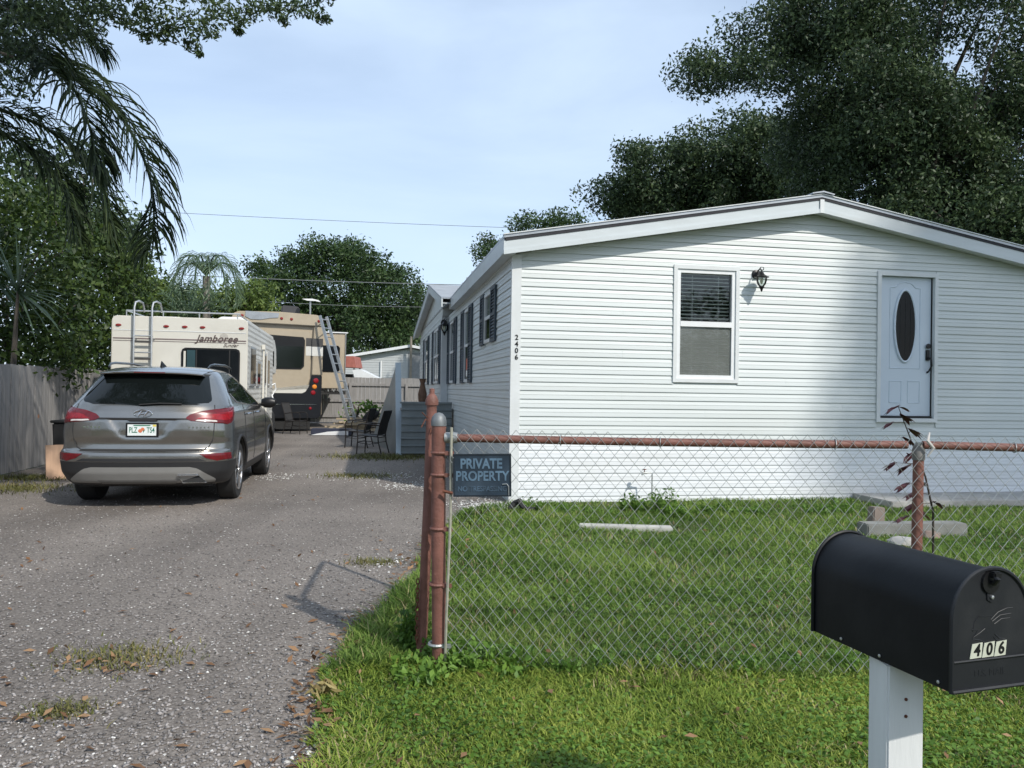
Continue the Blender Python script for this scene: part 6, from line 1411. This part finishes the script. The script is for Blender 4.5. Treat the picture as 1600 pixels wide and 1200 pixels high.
b0 = Vector((pp_.location.x, 4.35, 0)); path = [st_[0]] + [p - b0 for p in st_[1:]]
MB().tube(path, [.007, .006, .005, .004, .003, .002], 7).build('stem', M['twig'], pp_, smooth=True)
V, F = [], []
for (x, y, n_, dirx) in ((1398, 634, 6, -1), (1408, 634, 3, 1), (1412, 648, 6, 1), (1390, 660, 4, -1), (1425, 670, 5, 1), (1416, 684, 6, 1), (1422, 709, 5, 0), (1394, 723, 4, -1), (1416, 727, 7, -1), (1414, 755, 7, -1), (1436, 748, 5, 1), (1428, 768, 6, -1), (1424, 788, 6, -1), (1440, 800, 5, 0), (1463, 783, 6, 1), (1412, 806, 4, -1)):
    c = np.array(at(x, y, 4.32)) - np.array(b0); stem_pt = min(path, key=lambda q: (Vector(c) - q).length)
    for k in range(n_):
        a = RNG.uniform(-0.7, 0.7); d = np.array([(dirx if dirx else RNG.choice([-1, 1])) * math.cos(a), math.sin(a) * .8, RNG.uniform(-0.35, 0.25)]); d /= np.linalg.norm(d)
        L = RNG.uniform(.075, .115); w = np.cross(d, [0, 0, 1.0]); w /= np.linalg.norm(w); q = c - d * L * .3; b1 = len(V); v = d.copy()
        for j in range(4):
            ww = w * (0.003, .018, .016, .001)[j]; V += [q + ww, q - ww]; v = v + np.array([0, 0, -.28]); q = q + v / np.linalg.norm(v) * L / 3
        for j in range(3): F += [b1 + 2 * j, b1 + 2 * j + 1, b1 + 2 * j + 3, b1 + 2 * j + 2]
npmesh('foliage', np.array(V), np.array(F), 4, M['purple'], pp_)
tws = MB()
for (x, y) in ((1392, 660), (1425, 670), (1396, 723), (1418, 725), (1416, 755), (1428, 768), (1424, 788), (1463, 783), (1412, 806)):
    c = at(x, y, 4.32) - b0; n0 = min([path[i].lerp(path[i + 1], t) for i in range(len(path) - 1) for t in (0, .25, .5, .75)], key=lambda q: (c - q).length + max(0, q.z - c.z) * 2); tws.tube([n0, c], 0.0016, 4)
tws.build('twigs', M['twig'], pp_)

# ---------------------------------------------------------------- lawn
def sample_ground(n, y0, y1, xl, xr, pw):
    u_ = RNG.uniform(size=n); y = (y0 ** (1 - pw) + u_ * (y1 ** (1 - pw) - y0 ** (1 - pw))) ** (1 / (1 - pw))
    x = RNG.uniform(size=n) * (xr(y) - xl(y)) + xl(y); return np.stack([x, y], 1)
def wave(P, s, ph=0):
    return (np.sin(P[:, 0] * s + ph + 1.7 * np.sin(P[:, 1] * s * .63 + ph)) + np.sin(P[:, 1] * s * 1.21 + 2 * ph + 1.3 * np.sin(P[:, 0] * s * .77))) * .25 + .5
Pn = sample_ground(330000, 2.55, 11.0, lambda y: -1.35 - 0 * y, lambda y: 0.70 * y + 0.35, 1.45)
keep = ~in_driveway(Pn)
U = (Pn[:, 0] - LOT0[0]) * GX + (Pn[:, 1] - LOT0[1]) * GY; Vv = -(Pn[:, 0] - LOT0[0]) * GY + (Pn[:, 1] - LOT0[1]) * GX
keep &= Vv < -0.03; keep &= ~((U > 4.72) & (Vv > -0.88))
bare = wave(Pn, 3.1, .4) * wave(Pn, 7.3, 1.9); keep &= RNG.uniform(size=len(Pn)) < (0.45 + 1.4 * bare)
Pn = Pn[keep]; n = len(Pn)
dist_fence = np.abs(Pn[:, 1] - FY)
hgt = (0.022 + 0.026 * wave(Pn, 2.3, 1.0)) * RNG.uniform(.55, 1.35, size=n) * (1 + 0.35 * np.exp(-(dist_fence / .12) ** 2)) * (1 + 0.25 * (Pn[:, 1] > FY))
# longer tufts along the driveway edge
ed = np.min(np.stack([np.hypot(Pn[:, 0] - e.x, Pn[:, 1] - e.y) for e in [EDGE[i].lerp(EDGE[i + 1], t) for i in range(1, 9) for t in (0, .25, .5, .75)]]), axis=0)
hgt *= 1 + 0.8 * np.exp(-((ed - 0.15) / .12) ** 2)
ang = RNG.uniform(0, 2 * math.pi, size=n); lean = RNG.uniform(.35, 1.5, size=n)
dx, dy = np.cos(ang), np.sin(ang); wx, wy = -dy, dx; wd = RNG.uniform(.0014, .0030, size=n) * (1 + Pn[:, 1] * .12)
Z = np.zeros(n)
def row(fr_, hz, wf): return [np.stack([Pn[:, 0] + dx * hgt * lean * fr_ + wx * wd * wf * s, Pn[:, 1] + dy * hgt * lean * fr_ + wy * wd * wf * s, hgt * hz], 1) for s in (1, -1)]
r0, r1, r2_ = row(0, 0, 1), row(.35, .62, .85), row(1, .95, .15)
Vg = np.stack(r0 + r1 + r2_, axis=1).reshape(-1, 3)
Fg = (np.arange(n)[:, None] * 6 + np.array([[0, 1, 3, 2, 2, 3, 5, 4]])).ravel()
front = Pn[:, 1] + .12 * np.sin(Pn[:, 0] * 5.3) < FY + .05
dryb = RNG.uniform(size=n) < .03 + .12 * (bare[keep] < .10)
for nm2, sel, mm, lab in (('dry_grass', dryb, leafmat('straw_blades', (0.16, 0.13, 0.06), (0.30, 0.25, 0.12), (0.45, 0.38, 0.2), trans=0.2), 'straw coloured dead blades scattered through the lawn'), ('grass', ~front & ~dryb, M['grass'], 'mid green lawn grass between the chain link fence and the house'), ('verge_grass', front & ~dryb, M['verge'], 'bright yellow green grass on the verge in front of the chain link fence')):
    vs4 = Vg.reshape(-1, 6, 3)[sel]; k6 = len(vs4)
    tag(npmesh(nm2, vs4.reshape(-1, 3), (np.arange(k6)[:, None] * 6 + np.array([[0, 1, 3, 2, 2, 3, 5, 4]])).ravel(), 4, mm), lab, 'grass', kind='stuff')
# broad-leaved ground cover between the blades
Pg = sample_ground(60000, 2.55, 10.5, lambda y: -1.35 - 0 * y, lambda y: 0.70 * y + 0.35, 1.6)
kg = ~in_driveway(Pg); Ug = (Pg[:, 0] - LOT0[0]) * GX + (Pg[:, 1] - LOT0[1]) * GY; Vgg = -(Pg[:, 0] - LOT0[0]) * GY + (Pg[:, 1] - LOT0[1]) * GX
kg &= (Vgg < -.04) & ~((Ug > 4.72) & (Vgg > -.88)); kg &= RNG.uniform(size=len(Pg)) < 1.5 * wave(Pg, 2.1, 3.0) * wave(Pg, 5.1, .7) + .25; Pg = Pg[kg]
dg3 = RNG.normal(size=(len(Pg), 3)); dg3[:, 2] *= .35
gc = leaves('ground_cover', np.column_stack([Pg, RNG.uniform(.012, .042, len(Pg))]), .024, M['weed'], None, .6, up=1.2, dirs=dg3); tag(gc, 'small broad-leaved weeds mixed into the front lawn', 'ground cover', kind='stuff')
# small patches of grass in the driveway
Pp = []
for (px, py, r_, k) in ((190, 1030, .22, 900), (95, 1115, .10, 400), (580, 880, .14, 350), (600, 715, .7, 2200), (560, 745, .4, 500), (20, 765, .5, 1200), (40, 748, .4, 900)):
    c = onground(px, py); q = RNG.normal(size=(k, 2)) * r_ * .5; q[:, 0] *= 1.5; Pp.append(q + np.array([c.x, c.y]))
Pn = np.concatenate(Pp); n = len(Pn); hgt = RNG.uniform(.012, .04, size=n) * (1 + (Pn[:, 1] > 8) * .8); ang = RNG.uniform(0, 6.283, size=n); lean = RNG.uniform(.4, 1.6, size=n); dx, dy = np.cos(ang), np.sin(ang); wx, wy = -dy, dx; wd = RNG.uniform(.0012, .003, size=n) * (1 + Pn[:, 1] * .12)
r0, r1, r2_ = row(0, 0, 1), row(.35, .62, .85), row(1, .95, .15)
Vg = np.stack(r0 + r1 + r2_, axis=1).reshape(-1, 3); Fg = (np.arange(n)[:, None] * 6 + np.array([[0, 1, 3, 2, 2, 3, 5, 4]])).ravel()
gr = npmesh('driveway_grass', Vg, Fg, 4, leafmat('dry_grass_blades', (0.06, 0.06, 0.018), (0.12, 0.13, 0.03), (0.24, 0.2, 0.08), trans=0.2)); tag(gr, 'thin dry grass patches growing through the gravel', 'grass', kind='stuff')

# ---------------------------------------------------------------- loose stones, shell chips and fallen leaves
def chips(name, P, size, m, label, flat=.5):
    n = len(P); base = np.array([(1, 0, 0), (0, 1, 0), (-1, 0, 0), (0, -1, 0), (0, 0, 1), (0, 0, -.6)], float)
    s = size * RNG.uniform(.5, 1.7, size=(n, 1, 1)) ; a = RNG.uniform(0, 6.283, size=n); R = np.zeros((n, 3, 3)); R[:, 0, 0] = np.cos(a); R[:, 0, 1] = -np.sin(a); R[:, 1, 0] = np.sin(a); R[:, 1, 1] = np.cos(a); R[:, 2, 2] = 1
    sc3 = np.stack([RNG.uniform(.7, 1.4, n), RNG.uniform(.5, 1.0, n), RNG.uniform(.3, .8, n) * flat * 2], 1)[:, None, :]
    Vc = np.einsum('nij,nkj->nki', R, (base[None] + RNG.normal(size=(n, 6, 3)) * .15) * sc3 * s); Vc[:, :, :2] += P[:, None, :]; Vc[:, :, 2] += .005 + size * .25
    f = np.array([0, 1, 4, 1, 2, 4, 2, 3, 4, 3, 0, 4, 1, 0, 5, 2, 1, 5, 3, 2, 5, 0, 3, 5]); F = (np.arange(n)[:, None] * 6 + f[None]).ravel()
    o = npmesh(name, Vc.reshape(-1, 3), F, 3, m); return tag(o, label, 'gravel', kind='stuff')
xl = lambda y: -.72 * y - .4; xr = lambda y: 0.05 * y + 0.2
Pc = sample_ground(30000, 2.5, 24, xl, xr, 1.7); Pc = Pc[in_driveway(Pc)]
chips('gravel_stones', Pc, .0075, mat('grey_gravel', (0.23, 0.212, 0.20), 0.9, var=.2, island=.55), 'loose grey asphalt crumbs over the driveway')
Pc = sample_ground(9000, 2.5, 24, xl, xr, 1.6); Pc = Pc[in_driveway(Pc)]; Pc = Pc[RNG.uniform(size=len(Pc)) < .25 + 1.1 * wave(Pc, 1.4, 2.2) * wave(Pc, 3.7, .5)]
Pc = Pc[::3]
chips('shell_chips', Pc, .0075, mat('white_shell', (0.62, 0.60, 0.56), 0.7, var=.1, island=.3), 'scattered white shell chips over the driveway', .35)
Pb = []
for (px, py, r_, k) in ((765, 790, .45, 700), (640, 760, .5, 260), (590, 745, .8, 300), (430, 745, .5, 120), (620, 880, .3, 60), (505, 1185, .12, 25)):
    c = onground(px, py); Pb.append(RNG.normal(size=(k, 2)) * r_ * .5 + np.array([c.x, c.y]))
chips('shell_heap', np.concatenate(Pb), .012, mat('white_shell_heap', (0.60, 0.59, 0.56), 0.7, island=.3), 'white shell gravel spilled beside the house corner', .4)
Pl = sample_ground(330, 2.6, 14, xl, xr, 1.5); Pl = Pl[in_driveway(Pl)]; E2 = []
for i in range(9):
    for k in range(38): q = EDGE[i].lerp(EDGE[i + 1], random.random()); E2.append((q.x + random.gauss(-.03, .07), q.y + random.gauss(0, .06)))
G2 = sample_ground(110, 2.6, 9, lambda y: -.9 + 0 * y, lambda y: .68 * y, 1.6)
for (px, py, r_, k) in ((200, 1048, .16, 22), (60, 1130, .12, 14), (120, 1040, .2, 10)):
    c = onground(px, py); E2 += [(c.x + random.gauss(0, r_), c.y + random.gauss(0, r_ * .6)) for _ in range(k)]
E2 = np.array(E2); A3 = np.concatenate([np.column_stack([Pl, np.full(len(Pl), .016)]), np.column_stack([E2, RNG.uniform(.014, .04, len(E2))]), np.column_stack([G2, RNG.uniform(.03, .06, len(G2))])])
dd3 = RNG.normal(size=(len(A3), 3)); dd3[:, 2] *= .12
fl = leaves('fallen_leaves', A3, .050, M['dryleaf'], None, .42, up=1.6, jit=.45, dirs=dd3); tag(fl, 'dry orange brown oak leaves littering the driveway and its grassy edge', 'leaves', kind='stuff')
c = onground(505, 1092); V3 = np.array([(c.x + random.gauss(0, .035), c.y + random.gauss(0, .03), random.uniform(.02, .07)) for _ in range(46)])
yl = leaves('yellowed_weed', V3, .060, leafmat('yellowed_leaves', (.18, .13, .05), (.34, .27, .11), (.5, .42, .2)), None, .28, up=.3); tag(yl, 'yellowed weed wilting at the grass edge of the driveway', 'weed')
